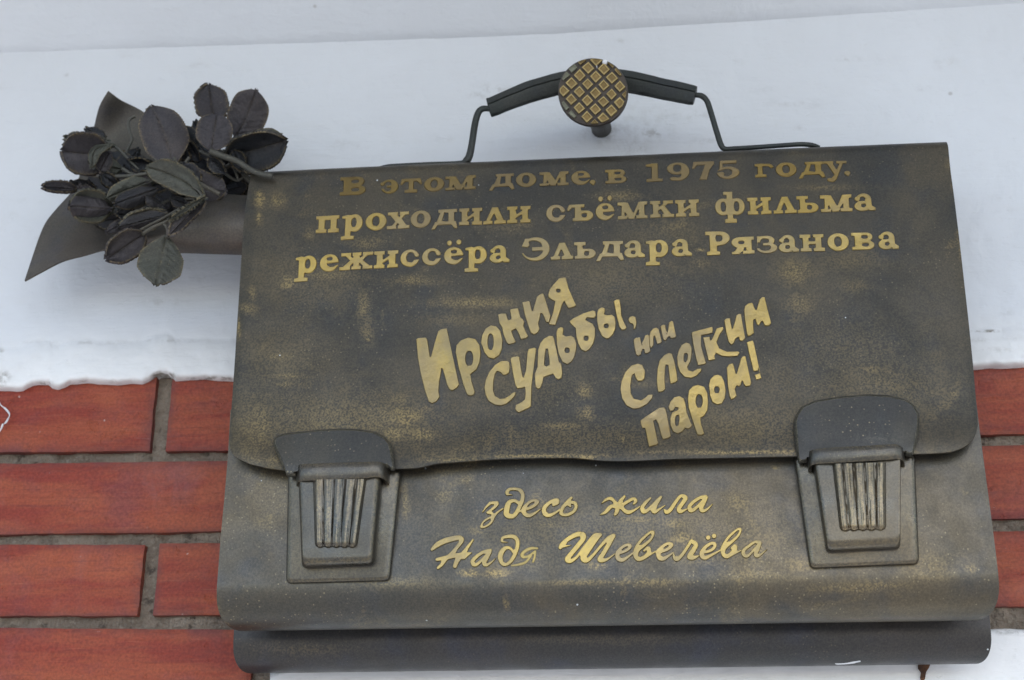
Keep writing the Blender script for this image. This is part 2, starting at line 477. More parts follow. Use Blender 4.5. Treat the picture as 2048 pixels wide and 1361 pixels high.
# lower plaster, below the brick band
xs2 = np.concatenate([np.linspace(540, 1780, 60)[:-1], np.linspace(1780, 2080, 70)[:-1], np.linspace(2080, 3000, 20)])
lowtop = lambda x: np.interp(x, [540, 700, 1900, 1990, 2048, 3000], [1344, 1296, 1268, 1258, 1259, 1245]) + 3 * (fbm(x / 22., x * 0) - .5)
t2 = np.linspace(0, 1, 60) ** 1.5
X2, T2 = np.meshgrid(xs2, t2)
Y2 = lowtop(X2) + (2600 - lowtop(X2)) * T2
d2 = Y2 - lowtop(X2)
w2 = at(X2, Y2, 0 * X2)
h2 = 0.002 * (fbm(w2[..., 0] * 12, w2[..., 2] * 12) - .5) + .001 * (fbm(w2[..., 0] * 80, w2[..., 2] * 80) - .5)
G2 = at(X2, Y2, .003 - h2 + 0.012 * np.clip(1 - d2 / 5, 0, 1) ** 2)
lr = G2[:1].copy(); lr[..., 1] = .03
G2 = np.concatenate([lr, G2])
lc = G2[:, :1].copy(); lc[..., 1] = .03
G2 = np.concatenate([lc, G2], axis=1)
g2 = np.zeros(G2.shape[:2]); g2[:4] = .5
mesh_obj('lower_plaster', G2.reshape(-1, 3), grid_faces(*G2.shape[:2]), M['plaster'], wall, smooth=60, attr={'grime_shade': g2, 'low_white': g2 * 0 + 1})

# overhang above: its underside meets the wall along the line at the top of the picture
A = at(-900, 150, 0.0); B = at(3000, -60, 0.0)
V = []
for P in (A, B):
    for (y, z) in ((0.02, 0), (-.30, 0.004), (-.30, .25), (.02, .25)): V.append((P[0], y, P[2] + z))
nx = 60
ux = np.linspace(0, 1, nx); prof = [(0.02, -0.004), (0.0, -0.0005), (-.007, .008), (-.021, .025), (-.042, .05), (-.062, .08), (-.085, .12), (-.09, .30), (.02, .25)]
Go = np.zeros((len(prof), nx, 3))
for i, (y, z) in enumerate(prof):
    P = A[None] * (1 - ux[:, None]) + B[None] * ux[:, None]
    # follow the same gentle curve as the plaster's top row
    pxs = -900 + 3900 * ux
    line = at(pxs, top_y(pxs), 0.0 * pxs)
    Go[i, :, 0] = line[:, 0]; Go[i, :, 1] = y; Go[i, :, 2] = line[:, 2] + z
mesh_obj('overhang', Go.reshape(-1, 3), grid_faces(len(prof), nx), M['plaster'], wall, smooth=50, attr={'grime_shade': np.zeros(len(prof) * nx)})

# mortar bed
Xm, Ym = np.meshgrid(np.linspace(-900, 3000, 900), np.linspace(700, 1960, 440))
wm_ = at(Xm, Ym, 0 * Xm)
Gm = at(Xm, Ym, .0135 - .008 * (fbm(wm_[..., 0] * 60, wm_[..., 2] * 80, 5) - .5) - .003 * (fbm(wm_[..., 0] * 300, wm_[..., 2] * 300, 3) - .5))
mesh_obj('mortar', Gm.reshape(-1, 3), grid_faces(*Xm.shape), M['mortar'], wall, smooth=60)
# solid wall behind it
P0 = at(-900, 0, .05); P1 = at(3000, 0, .05)
zb = 0.0; zt = P1[2] + .5
wx0, wx1 = -3.2, 3.4; wy_ = .032
bx = [(wx0, wy_, zb), (wx1, wy_, zb), (wx1, .3, zb), (wx0, .3, zb), (wx0, wy_, zt), (wx1, wy_, zt), (wx1, .3, zt), (wx0, .3, zt)]
mesh_obj('wall_core', bx, [(0, 1, 5, 4), (1, 2, 6, 5), (2, 3, 7, 6), (3, 0, 4, 7), (4, 5, 6, 7)], M['plaster'], wall, smooth=0)

# bricks
rows = [([(0, 758), (460, 752), (1964, 722), (3000, 700)], [(0, 906), (460, 902), (1964, 870), (3000, 850)], [-760, -255, 322, 832, 1342, 1852, 2362, 2900]),
        ([(0, 929), (455, 922), (1965, 892), (3000, 872)], [(0, 1070), (440, 1064), (1985, 1039), (3000, 1020)], [-620, -75, 560, 1070, 1590, 2130, 2700]),
        ([(0, 1091), (440, 1087), (1986, 1064), (3000, 1048)], [(0, 1233), (437, 1232), (1997, 1214), (3000, 1200)], [-800, -260, 297, 800, 1320, 1850, 2380, 2900]),
        ([(0, 1256), (460, 1259), (1300, 1254)], [(0, 1400), (460, 1401), (1300, 1395)], [-560, -60, 518]),
        ([(0, 1422), (600, 1424)], [(0, 1566), (600, 1566)], [-760, -250, 250, 518]),
        ([(0, 1588), (600, 1589)], [(0, 1735), (600, 1735)], [-560, -60, 518]),
        ([(0, 1757), (600, 1758)], [(0, 1905), (600, 1905)], [-760, -250, 250, 518])]
def brick(row, xa, xb, yc):
    (top, bot) = row
    top = np.array(top); bot = np.array(bot)
    lean = lambda x, y: x + (y - yc) * 1.24e-4 * (x - 1050)
    ty = lambda x: np.interp(x, top[:, 0], top[:, 1]); by = lambda x: np.interp(x, bot[:, 0], bot[:, 1])
    jit = lambda: random.uniform(-1.5, 1.5)
    c = []
    for x, up in ((xa, 1), (xb, 1), (xb, 0), (xa, 0)):
        y = (ty if up else by)(x)
        c.append((lean(x, y) + jit(), y + jit() * .6))
    nx_, nz_ = 44, 14
    s_ = np.linspace(0, 1, nx_); t_ = np.linspace(0, 1, nz_)
    S_, Tt = np.meshgrid(s_, t_)
    c = np.array(c)
    Q = ((1 - S_) * (1 - Tt))[..., None] * c[0] + (S_ * (1 - Tt))[..., None] * c[1] + (S_ * Tt)[..., None] * c[2] + ((1 - S_) * Tt)[..., None] * c[3]
    k = random.uniform(0, 50)
    # uneven arrises
    e = np.minimum(np.minimum(S_ * nx_ / nz_ * 1., (1 - S_) * nx_ / nz_), np.minimum(Tt, 1 - Tt))
    Q[..., 1] += np.where(Tt == 0, 1, 0) * 3.0 * (fbm(S_ * 12 + k, Tt + k) - .4) - np.where(Tt == 1, 1, 0) * 3.0 * (fbm(S_ * 12 + k + 9, Tt + k) - .4)
    Q[..., 0] += np.where(S_ == 0, 1, 0) * 3.5 * (fbm(Tt * 5 + k, Tt + k) - .4) - np.where(S_ == 1, 1, 0) * 3.5 * (fbm(Tt * 5 + k + 9, Tt + k) - .4)
    Ybase = .0055 + random.uniform(-.0008, .0008)
    face = -0.0016 * (fbm(S_ * 5 + k, Tt * 2 + k) - .5) + .0013 * np.exp(-(e / .03) ** 2) * (.6 + .8 * fbm(S_ * 20 + k, Tt * 8))
    Gb = at(Q[..., 0], Q[..., 1], Ybase + face)
    V_ = Gb.reshape(-1, 3); N = nx_ * nz_
    back = V_.copy(); 
    per = list(range(nx_)) + [i * nx_ + nx_ - 1 for i in range(1, nz_)] + [(nz_ - 1) * nx_ + j for j in range(nx_ - 2, -1, -1)] + [i * nx_ for i in range(nz_ - 2, 0, -1)]
    bk = V_[per].copy(); bk[:, 1] = .028
    VV = np.concatenate([V_, bk]); Fc = grid_faces(nz_, nx_)
    for i in range(len(per)):
        j = (i + 1) % len(per)
        Fc.append([per[i], per[j], N + j, N + i])
    rim = np.concatenate([np.exp(-(e / .07) ** 2).ravel(), np.ones(len(per))])
    mesh_obj('brick', VV, Fc, M['brick'], wall, smooth=50, attr={'rim': rim})
for (tp, bt, js) in rows:
    yc = (tp[0][1] + bt[0][1]) / 2
    for a, b_ in zip(js[:-1], js[1:]):
        brick((tp, bt), a + 15, b_ - 15, yc if yc < 900 else yc)

# a peeling thread of white paint at the left edge, and a rusty hole under the briefcase
for pts in ([(-14, 796), (-4, 803), (3, 812), (12, 819), (19, 829), (17, 836), (12, 845), (8, 848)], [(6, 848), (3, 856), (-2, 866), (-12, 878)]):
    q = catmull(pts, 4); P = at(q[:, 0], q[:, 1], np.full(len(q), -.0005))
    Vt, Ft = tube(P, [.0007 + .0003 * math.sin(i * .6) for i in range(len(P))], 6)
    mesh_obj('paint_flake', Vt, Ft, M['white_paint'], wall)

# unseen porch roof, added above the picture to keep sun and steep sky off
cz = HGT + .58
cv_ = [(-2.2, .045, cz), (2.4, .045, cz), (2.4, -1.35, cz + .02), (-2.2, -1.35, cz + .02), (-2.2, .045, cz + .18), (2.4, .045, cz + .18), (2.4, -1.35, cz + .16), (-2.2, -1.35, cz + .16)]
mesh_obj('unseen_porch_roof', cv_, [(0, 1, 2, 3)[::-1], (4, 5, 6, 7), (0, 1, 5, 4), (1, 2, 6, 5), (2, 3, 7, 6), (3, 0, 4, 7)], M['plaster'], wall, smooth=0)

# ================================================================== relief lettering
STEP = 0.5
def sd_poly(P, X, Y):
    P = np.asarray(P, float); d = np.full(X.shape, 1e9); ins = np.zeros(X.shape, bool)
    n = len(P)
    for i in range(n):
        ax, ay = P[i - 1]; bx_, by_ = P[i]
        ex, ey = bx_ - ax, by_ - ay; wx, wy = X - ax, Y - ay
        t = np.clip((wx * ex + wy * ey) / (ex * ex + ey * ey + 1e-12), 0, 1)
        d = np.minimum(d, (wx - t * ex) ** 2 + (wy - t * ey) ** 2)
        c = ((ay > Y) != (by_ > Y))
        if ay != by_: ins ^= c & (X < (bx_ - ax) * (Y - ay) / (by_ - ay) + ax)
    d = np.sqrt(d)
    return np.where(ins, -d, d)
def sd_stroke(P, W, X, Y):
    P = np.asarray(P, float); d = np.full(X.shape, 1e9)
    for i in range(len(P) - 1):
        ax, ay = P[i]; bx_, by_ = P[i + 1]
        ex, ey = bx_ - ax, by_ - ay; wx, wy = X - ax, Y - ay
        t = np.clip((wx * ex + wy * ey) / (ex * ex + ey * ey + 1e-12), 0, 1)
        d = np.minimum(d, np.hypot(wx - t * ex, wy - t * ey) - (W[i] + (W[i + 1] - W[i]) * t))
    return d

def contours(Fv, x0, y0, step):
    """marching squares at level 0 -> closed loops"""
    h_, w_ = Fv.shape
    b = Fv < 0
    code = b[:-1, :-1] * 1 + b[:-1, 1:] * 2 + b[1:, 1:] * 4 + b[1:, :-1] * 8
    seg = {}
    def hp(i, j):
        a, c = Fv[i, j], Fv[i, j + 1]; return (x0 + (j + a / (a - c)) * step, y0 + i * step)
    def vp(i, j):
        a, c = Fv[i, j], Fv[i + 1, j]; return (x0 + j * step, y0 + (i + a / (a - c)) * step)
    pos = {}; nxt = {}
    TB = {1: [('L', 'T')], 2: [('T', 'R')], 3: [('L', 'R')], 4: [('R', 'B')], 5: [('L', 'T'), ('R', 'B')], 6: [('T', 'B')], 7: [('L', 'B')],
          8: [('B', 'L')], 9: [('B', 'T')], 10: [('T', 'R'), ('B', 'L')], 11: [('B', 'R')], 12: [('R', 'L')], 13: [('R', 'T')], 14: [('T', 'L')]}
    for i, j in zip(*np.nonzero((code > 0) & (code < 15))):
        for a, c in TB[int(code[i, j])]:
            ks = []
            for e in (a, c):
                if e == 'T': k = ('h', i, j); p = hp(i, j)
                elif e == 'B': k = ('h', i + 1, j); p = hp(i + 1, j)
                elif e == 'L': k = ('v', i, j); p = vp(i, j)
                else: k = ('v', i, j + 1); p = vp(i, j + 1)
                pos[k] = p; ks.append(k)
            nxt[ks[0]] = ks[1]
    loops = []
    while nxt:
        k0 = next(iter(nxt)); loop = []; k = k0
        while k in nxt:
            loop.append(pos[k]); k = nxt.pop(k)
        if len(loop) > 5: loops.append(np.array(loop))
    return loops

def simplify(L, eps):
    keep = np.zeros(len(L), bool)
    a = 0; b = int(np.argmax(np.hypot(*(L - L[0]).T)))
    keep[a] = keep[b] = True
    st_ = [(a, b), (b, len(L))]
    while st_:
        i, j = st_.pop()
        if j - i < 2: continue
        A = L[i]; B = L[j % len(L)]; d = B - A; n = np.hypot(*d) + 1e-9
        seg = L[i + 1:j] - A
        dd = np.abs(seg[:, 0] * d[1] - seg[:, 1] * d[0]) / n
        k = int(np.argmax(dd))
        if dd[k] > eps:
            keep[i + 1 + k] = True; st_ += [(i, i + 1 + k), (i + 1 + k, j)]
    return L[keep]

MPP = 0.00042
from mathutils.geometry import delaunay_2d_cdt
def in_loops(loops, X, Y):
    ins = np.zeros(len(X), bool)
    for L in loops:
        ax, ay = L[:, 0], L[:, 1]; bx_, by_ = np.roll(ax, 1), np.roll(ay, 1)
        c = (ay[None] > Y[:, None]) != (by_[None] > Y[:, None])
        dy = np.where(by_ == ay, 1e-9, by_ - ay)
        xi = (bx_ - ax)[None] * (Y[:, None] - ay[None]) / dy[None] + ax[None]
        ins ^= (np.sum(c & (X[:, None] < xi), axis=1) % 2).astype(bool)
    return ins
def relief(loops, surf, height, bevel, mat, parent, name='letter', color=None, sink=0.0010, smooth=40, edge=False):
    """solid raised from the surface: walls, a bevelled arris and a capped face"""
    V2 = []; H = []; Fc = []; off = 0; top = []; cons = []; inner = []
    for L in loops:
        n = len(L)
        # inward normal: the shape lies on one fixed side of every loop
        e = np.roll(L, -1, 0) - np.roll(L, 1, 0); e /= np.linalg.norm(e, axis=1, keepdims=True) + 1e-9
        nrm = np.column_stack([e[:, 1], -e[:, 0]])
        test = L + nrm * .35; k = np.mean(in_loops(loops, test[:, 0], test[:, 1]))
        if k < .5: nrm = -nrm
        In = L + nrm * min(bevel / MPP, 1.0 if not edge else 6.0)
        for pts, hh in ((L, 0.), (L, height - bevel), (In, height)):
            V2.append(pts); H.append(np.full(n, hh))
        flip = k < .5
        for r_i in range(2):
            a0 = off + r_i * n; b0 = a0 + n
            for i in range(n):
                j = (i + 1) % n
                q = [a0 + i, a0 + j, b0 + j, b0 + i]
                Fc.append(q if flip else q[::-1])
        inner.append(In); off += 3 * n
    pts = [Vector(p) for L in inner for p in L]; ed = []; o_ = 0
    for L in inner:
        n = len(L); ed += [(o_ + i, o_ + (i + 1) % n) for i in range(n)]; o_ += n
    cv, ce, cf, *_r = delaunay_2d_cdt(pts, ed, [], 0, 1e-5)
    cv = np.array([[v.x, v.y] for v in cv]); cen = np.array([cv[list(f)].mean(0) for f in cf])
    keep = in_loops(loops, cen[:, 0], cen[:, 1])
    V2.append(cv); H.append(np.full(len(cv), height))
    for f, k in zip(cf, keep):
        if k:
            p = cv[list(f)]; ar = (p[1, 0] - p[0, 0]) * (p[2, 1] - p[0, 1]) - (p[1, 1] - p[0, 1]) * (p[2, 0] - p[0, 0])
            f = [off + t for t in f]; Fc.append(f[::-1] if ar > 0 else f)
    V2 = np.concatenate(V2); H = np.concatenate(H)
    P = on(V2[:, 0], V2[:, 1], surf); P[:, 1] += sink - H
    wv = np.concatenate([np.concatenate([np.zeros(len(L)), np.full(len(L), .3), np.full(len(L), .75)]) for L in loops] + [np.full(len(cv), .0)])  # with edge set, a paler arris: rim highlight painted into the colour
    o = mesh_obj(name, P, Fc, mat, parent, smooth=smooth, attr={'wear_glint': wv} if edge else None)
    if color:
        j_ = random.uniform(.93, 1.06); o.color = (color[0] * j_, color[1] * j_, color[2] * j_ * random.uniform(.92, 1.05), 1)
    return o

def shape_loops(ops, tf, stroke_scale=1.0, blur=1, step=STEP):
    """ops: list of (op, kind, data) in glyph space; tf maps glyph points to picture points"""
    geo = []; allp = []
    for op, kind, data in ops:
        if kind == 'p':
            q = tf(np.asarray(data, float)); geo.append((op, 'p', q)); 
            if op == '+': allp.append(q)
        elif kind == 'e':
            cx_, cy_, rx, ry = data; t = np.linspace(0, 2 * math.pi, 40, endpoint=False)
            q = tf(np.column_stack([cx_ + rx * np.cos(t), cy_ + ry * np.sin(t)])); geo.append((op, 'p', q))
            if op == '+': allp.append(q)
        elif kind == 's':
            pts, wd = data; wd = np.asarray(wd, float) * np.ones(len(pts))
            q = catmull(np.column_stack([np.asarray(pts, float), wd]), 5)
            pw = q[:, 2] * .5 * stroke_scale; q2 = tf(q[:, :2]); geo.append((op, 's', (q2, pw))); allp.append(np.vstack([q2 - pw.max(), q2 + pw.max()]))
    A_ = np.vstack(allp); x0, y0 = A_.min(0) - 3; x1, y1 = A_.max(0) + 3
    X, Y = np.meshgrid(np.arange(x0, x1, step), np.arange(y0, y1, step))
    F = np.full(X.shape, 1e3)
    for op, k, q in geo:
        d = sd_poly(q, X, Y) if k == 'p' else sd_stroke(q[0], q[1], X, Y)
        if op == '+': F = np.minimum(F, d)
        elif op == '-': F = np.maximum(F, -d)
        elif op == '&': F = np.maximum(F, d)
    for _ in range(blur):
        Fp = np.pad(F, 1, 'edge')
        F = (Fp[:-2, 1:-1] + Fp[2:, 1:-1] + Fp[1:-1, :-2] + Fp[1:-1, 2:] + 2 * Fp[1:-1, 1:-1]) / 6
    F = np.where(np.abs(F) < 1e-6, 1e-6, F)
    return [simplify(L, .10) for L in contours(F, x0, y0, step)]

def R_(x0, y0, x1, y1): return ('+', 'p', [(x0, y0), (x1, y0), (x1, y1), (x0, y1)])
def P_(*a): return ('+', 'p', a)
def E_(*a): return ('+', 'e', a)
def mR(x0, y0, x1, y1): return ('-', 'p', [(x0, y0), (x1, y0), (x1, y1), (x0, y1)])
def mP(*a): return ('-', 'p', a)
def mE(*a): return ('-', 'e', a)

E_core = [E_(59, 49, 59, 51), mE(61, 73, 19, 10), mP((42, 46), (128, 49), (128, 36), (104, 34), (84, 24), (66, 25), (48, 34))]
V_core = lambda W: [R_(0, 82, W * .62, 100), R_(18, 0, 54, 100), R_(0, 0, W * .62, 18), E_(W * .66, 74, W * .28, 26), R_(40, 46, W * .66, 100), E_(W * .68, 27, W * .32, 27), R_(40, 0, W * .68, 54),
                    mE(W * .58, 74, W * .15, 9.5), mE(W * .60, 29, W * .16, 10)]
GL = {
 'п': (134, [R_(0, 80, 134, 100), R_(14, 0, 52, 100), R_(82, 0, 120, 100), R_(0, 0, 63, 20), R_(70, 0, 134, 20), R_(14, 75, 118, 100)]),
 'р': (122, [R_(18, -45, 54, 94), P_((0, 78), (0, 92), (34, 99), (54, 90), (54, 76)), E_(74, 49, 48, 52), mE(70, 52, 14, 28), R_(-3, -49, 74, -28)]),
 'о': (122, [E_(61, 50, 61, 52), mE(60, 52, 19.5, 30)]),
 'х': (138, [P_((16, 85), (60, 85), (124, 15), (80, 15)), P_((90, 85), (114, 85), (50, 15), (26, 15)), R_(4, 81, 66, 100), R_(76, 81, 132, 100), R_(0, 0, 58, 20), R_(66, 0, 138, 20)]),
 'д': (150, [R_(38, 81, 146, 100), P_((52, 88), (76, 88), (58, 20), (26, 20)), R_(20, 8, 140, 28), R_(94, 10, 130, 92), P_((0, -17), (22, -17), (34, 8), (56, 12), (50, 27), (20, 26)),
             P_((150, -12), (130, -16), (116, 8), (98, 12), (104, 27), (138, 26), (146, 8))]),
 'и': (134, [R_(14, 0, 50, 100), R_(84, 0, 120, 100), R_(0, 80, 60, 100), R_(74, 80, 134, 100), R_(0, 0, 60, 20), R_(74, 0, 134, 20), P_((45, 26), (45, 46), (90, 76), (90, 54))]),
 'л': (134, [P_((50, 100), (76, 88), (40, 12), (12, 12)), P_((50, 100), (86, 100), (126, 12), (82, 12)), R_(0, 0, 56, 20), R_(64, 0, 134, 20)]),
 'с': (120, [E_(60, 50, 60, 51), mE(64, 53, 25, 30), mP((64, 38), (130, 40), (130, 61), (62, 62)), E_(102, 66, 16, 12)]),
 'ъ': (158, [P_((0, 66), (12, 58), (34, 80), (106, 80), (106, 99), (14, 99)), R_(46, 0, 84, 95), E_(112, 31, 46, 31), R_(60, 0, 112, 62), mE(104, 33, 17, 12), R_(34, 0, 110, 18)]),
 'ь': (132, [R_(0, 80, 72, 100), R_(18, 0, 54, 100), R_(40, 0, 86, 60), E_(86, 30, 46, 30), mE(76, 31, 16, 13), R_(4, 0, 80, 18)]),
 'е': (118, E_core),
 'ё': (118, E_core + [E_(33, 124, 16, 16), E_(89, 127, 16, 16)]),
 'м': (176, [R_(0, 80, 50, 100), R_(126, 80, 176, 100), P_((24, 92), (44, 80), (42, 8), (20, 8)), P_((16, 98), (62, 98), (102, 14), (96, 0), (64, 0)), P_((122, 98), (144, 98), (98, 0), (78, 0)), R_(124, 4, 160, 95), R_(0, 0, 56, 18), R_(108, 0, 176, 18)]),
 'к': (146, [R_(16, 0, 52, 100), R_(0, 80, 64, 100), R_(0, 0, 64, 20), R_(78, 80, 140, 100), P_((48, 40), (48, 58), (90, 90), (118, 86)), P_((56, 60), (88, 72), (134, 12), (88, 12)), R_(72, 0, 146, 20)]),
 'ф': (178, [R_(71, -42, 107, 138), R_(56, -44, 126, -22), R_(52, 120, 90, 138), E_(48, 50, 48, 50), E_(130, 50, 48, 50), mE(50, 50, 14, 30), mE(128, 50, 14, 30), R_(71, -30, 107, 130)]),
 'а': (124, [E_(58, 67, 44, 35), mE(50, 62, 22, 19), mP((-9, 60), (64, 60), (64, -9), (-9, -9)), E_(21, 70, 17, 13), E_(46, 28, 46, 30), R_(46, 40, 80, 58), R_(66, 16, 102, 72), mE(56, 30, 16, 10), R_(86, 0, 122, 16), P_((66, 30), (102, 30), (124, 16), (122, 0), (86, 0))]),
 'В': (140, V_core(140)), 'в': (134, V_core(134)),
 'э': (132, [E_(70, 50, 62, 51), mE(58, 50, 28, 34), R_(50, 41, 100, 59), mP((-9, 36), (38, 36), (38, 64), (-9, 64)), E_(20, 70, 17, 13)]),
 'Э': (118, [E_(54, 50, 64, 51), mE(42, 50, 46, 36), mP((-14, 36), (30, 36), (30, 62), (-14, 62)), R_(38, 42, 90, 59), P_((6, 96), (20, 97), (28, 66), (18, 58), (-2, 62))]),
 'т': (160, [R_(12, 80, 148, 100), P_((0, 60), (14, 55), (40, 82), (12, 100)), P_((160, 60), (146, 55), (120, 82), (148, 100)), R_(61, 0, 99, 95), R_(34, 0, 126, 20)]),
 'г': (139, [R_(20, 0, 58, 100), R_(0, 0, 84, 20), R_(0, 80, 100, 98), P_((58, 98), (104, 98), (126, 90), (139, 70), (118, 62), (100, 78), (58, 84))]),
 'у': (165, [R_(0, 82, 70, 100), R_(88, 82, 165, 100), P_((16, 92), (60, 92), (102, 14), (72, -2)), P_((118, 92), (144, 92), (84, -34), (62, -46), (54, -24)), E_(36, -32, 22, 13), E_(54, -38, 22, 11)]),
 '1': (95, [R_(32, 4, 70, 100), P_((0, 84), (0, 94), (40, 100), (62, 100), (42, 80)), R_(2, 0, 95, 15)]),
 '9': (122, [E_(62, 50, 61, 50), mE(46, 47, 34, 42), mP((-9, 60), (56, 60), (40, -9), (-9, -9)), E_(58, 67, 58, 33), mE(56, 68, 22, 20), E_(36, 12, 22, 10), P_((36, 2), (36, 14), (70, 20), (70, 2))]),
 '7': (122, [R_(8, 80, 122, 100), P_((0, 62), (14, 62), (30, 82), (8, 100)), P_((82, 90), (122, 96), (96, 50), (80, 0), (36, 0), (56, 46))]),
 '5': (118, [R_(14, 83, 104, 100), P_((12, 96), (30, 96), (28, 52), (6, 46)), E_(56, 33, 62, 34), mE(48, 34, 30, 20), mP((-9, 36), (34, 36), (34, 50), (-9, 42)), E_(18, 28, 18, 11), R_(12, 48, 30, 60)]),
 'ж': (190, [R_(78, 0, 114, 100), R_(9, 80, 67, 100), R_(72, 80, 124, 100), R_(130, 80, 190, 100), R_(0, 0, 63, 20), R_(68, 0, 124, 20), R_(130, 0, 188, 20), P_((26, 86), (56, 86), (94, 52), (80, 40)), P_((166, 86), (138, 86), (98, 52), (110, 40)),
             P_((12, 12), (54, 12), (88, 50), (72, 66)), P_((180, 12), (138, 12), (104, 50), (120, 66))]),
 'Р': (110, [R_(0, 85, 60, 100), R_(18, 0, 52, 96), R_(4, 0, 64, 15), E_(64, 70, 46, 30), R_(30, 40, 64, 100), mR(48, 57, 62, 83), mE(62, 70, 15, 13)]),
 'я': (136, [R_(86, 0, 122, 100), R_(66, 0, 136, 20), R_(60, 81, 136, 100), E_(52, 68, 52, 32), R_(52, 38, 100, 100), mE(60, 67, 19, 9), P_((40, 48), (84, 44), (46, 0), (2, 0), (0, 14), (18, 18))]),
 'з': (115, [E_(54, 72, 48, 29), mE(44, 70, 26, 13), E_(56, 29, 59, 31), mE(46, 31, 32, 16), mP((-9, 30), (34, 30), (34, 72), (-9, 72)), R_(34, 43, 74, 58), P_((2, 100), (16, 99), (24, 74), (18, 60), (2, 62))]),
 'н': (142, [R_(16, 0, 52, 100), R_(88, 0, 124, 100), R_(0, 80, 64, 100), R_(76, 80, 138, 100), R_(2, 0, 66, 20), R_(76, 0, 142, 20), R_(48, 41, 92, 60)]),
 '.': (30, [E_(15, 15, 17, 16), P_((2, 10), (28, 10), (24, -8), (12, -6))]),
}
base1 = np.array([(680, 392), (700, 391), (820, 386), (890, 382), (950, 378.7), (1030, 375.3), (1110, 372), (1230, 367.3), (1308, 364), (1410, 360.3), (1525, 355.3), (1670, 351)])
base2 = np.array([(632, 467.3), (773, 459.8), (918, 451.9), (967, 450), (1062, 446), (1144, 443.6), (1235, 439.6), (1350, 435), (1398, 433.4), (1496, 430.4), (1595, 427), (1642, 425.3), (1704, 423.4), (1750, 421.5)])
base3 = np.array([(590, 548.5), (679, 541.9), (796, 535.6), (900, 529.5), (1020, 525.5), (1101, 521), (1187, 518), (1290, 515.6), (1413, 511.8), (1463, 510), (1508, 508), (1601, 504.6), (1649, 503.4), (1705, 501), (1797, 498.6)])
L1 = [('В', 680, 732, 36.5), ('э', 759, 797, 28), ('т', 800, 844.5, 28), ('о', 848, 889, 28), ('м', 890.5, 952, 28), ('д', 978, 1029.5, 28), ('о', 1031.5, 1073, 28), ('м', 1079, 1137.5, 28), ('е', 1142, 1181, 28), ('.', 1179.5, 1190.5, 28),
      ('в', 1210, 1253.5, 27.5), ('1', 1291.5, 1325, 36.5), ('9', 1333.5, 1379, 36.5), ('7', 1384, 1429, 36.5), ('5', 1435.5, 1479, 36.5), ('г', 1509.5, 1548, 27.5), ('о', 1551, 1593.5, 28), ('д', 1596, 1650, 28), ('у', 1648, 1694, 28), ('.', 1688, 1699.4, 28)]
L2 = [('п', 632, 679, 33.8), ('р', 684, 726, 33.8), ('о', 731, 773.7, 34), ('х', 774, 820, 33.8), ('о', 820.8, 862.5, 33.8), ('д', 863, 916, 33.8), ('и', 918, 965, 33.8), ('л', 966.5, 1012.5, 33.8), ('и', 1014, 1061.5, 33.8), ('с', 1092, 1131.5, 34),
      ('ъ', 1133.5, 1187, 33.8), ('ё', 1190.8, 1229.3, 34), ('м', 1235, 1295, 33.8), ('к', 1300, 1348.5, 33.8), ('и', 1350.5, 1398.5, 33.8), ('ф', 1429.5, 1490, 34.2), ('и', 1494.5, 1542.5, 33.8), ('л', 1546, 1593, 33.8), ('ь', 1593, 1637, 33.8), ('м', 1640.5, 1704, 34), ('а', 1707.5, 1750.6, 34.3)]
L3 = [('р', 591, 634, 34.4), ('е', 639.5, 678, 34.4), ('ж', 679, 746.5, 34.4), ('и', 748, 796.8, 34.4), ('с', 800.6, 839.3, 34.4), ('с', 843.8, 882.8, 34.4), ('ё', 887.6, 927, 34.4), ('р', 930.5, 974.3, 34.4), ('а', 978.7, 1020, 34.4), ('Э', 1047, 1100, 47), ('л', 1101.3, 1147, 34), ('ь', 1148, 1192, 34),
      ('д', 1191.5, 1248, 34), ('а', 1247.7, 1290, 34.4), ('р', 1291.5, 1337, 34.4), ('а', 1342.6, 1384, 34.4), ('Р', 1410.8, 1460.3, 47.5), ('я', 1462.5, 1508.7, 34.4), ('з', 1513.7, 1554.5, 34.6), ('а', 1556.6, 1597.5, 34.4), ('н', 1599.3, 1649.4, 34.4), ('о', 1654.3, 1698, 34.4), ('в', 1702.8, 1748.7, 34.6), ('а', 1755.6, 1797, 34.8)]

def set_line(line, base, parent, surf, cfun):
    for ch, xl, xr, hh in line:
        W, ops = GL[ch]
        xm = (xl + xr) / 2
        sl = (np.interp(xm + 60, base[:, 0], base[:, 1]) - np.interp(xm - 60, base[:, 0], base[:, 1])) / (min(xm + 60, base[-1, 0]) - max(xm - 60, base[0, 0]))
        bm = np.interp(xm, base[:, 0], base[:, 1])
        def tf(g, xl=xl, xr=xr, W=W, xm=xm, sl=sl, bm=bm, hh=hh):
            x = xl + g[:, 0] / W * (xr - xl)
            up = (g[:, 1] / 100 * hh)
            by = bm + sl * (x - xm)
            # stand straight on the plate, which is seen from below
            return np.column_stack([x - (up - hh * .5) * 1.24e-4 * (xm - 1050), by - up])
        relief(shape_loops(ops, tf, blur=1), surf, .0018, .0006, M['gold'], parent, color=cfun(ch, xm))

def trace(ox, oy, sc, items, parent, surf, color=(1, 1, 1), blur=2, hh=.0021):
    for ops in items:
        tf = lambda g: np.column_stack([ox + g[:, 0] / sc, oy + g[:, 1] / sc])
        relief(shape_loops(ops, tf, (1.2 if sc > 7 else 1) / sc, blur=blur), surf, hh, .0007 if hh > .002 else .0003, M['gold'], parent, color=color)

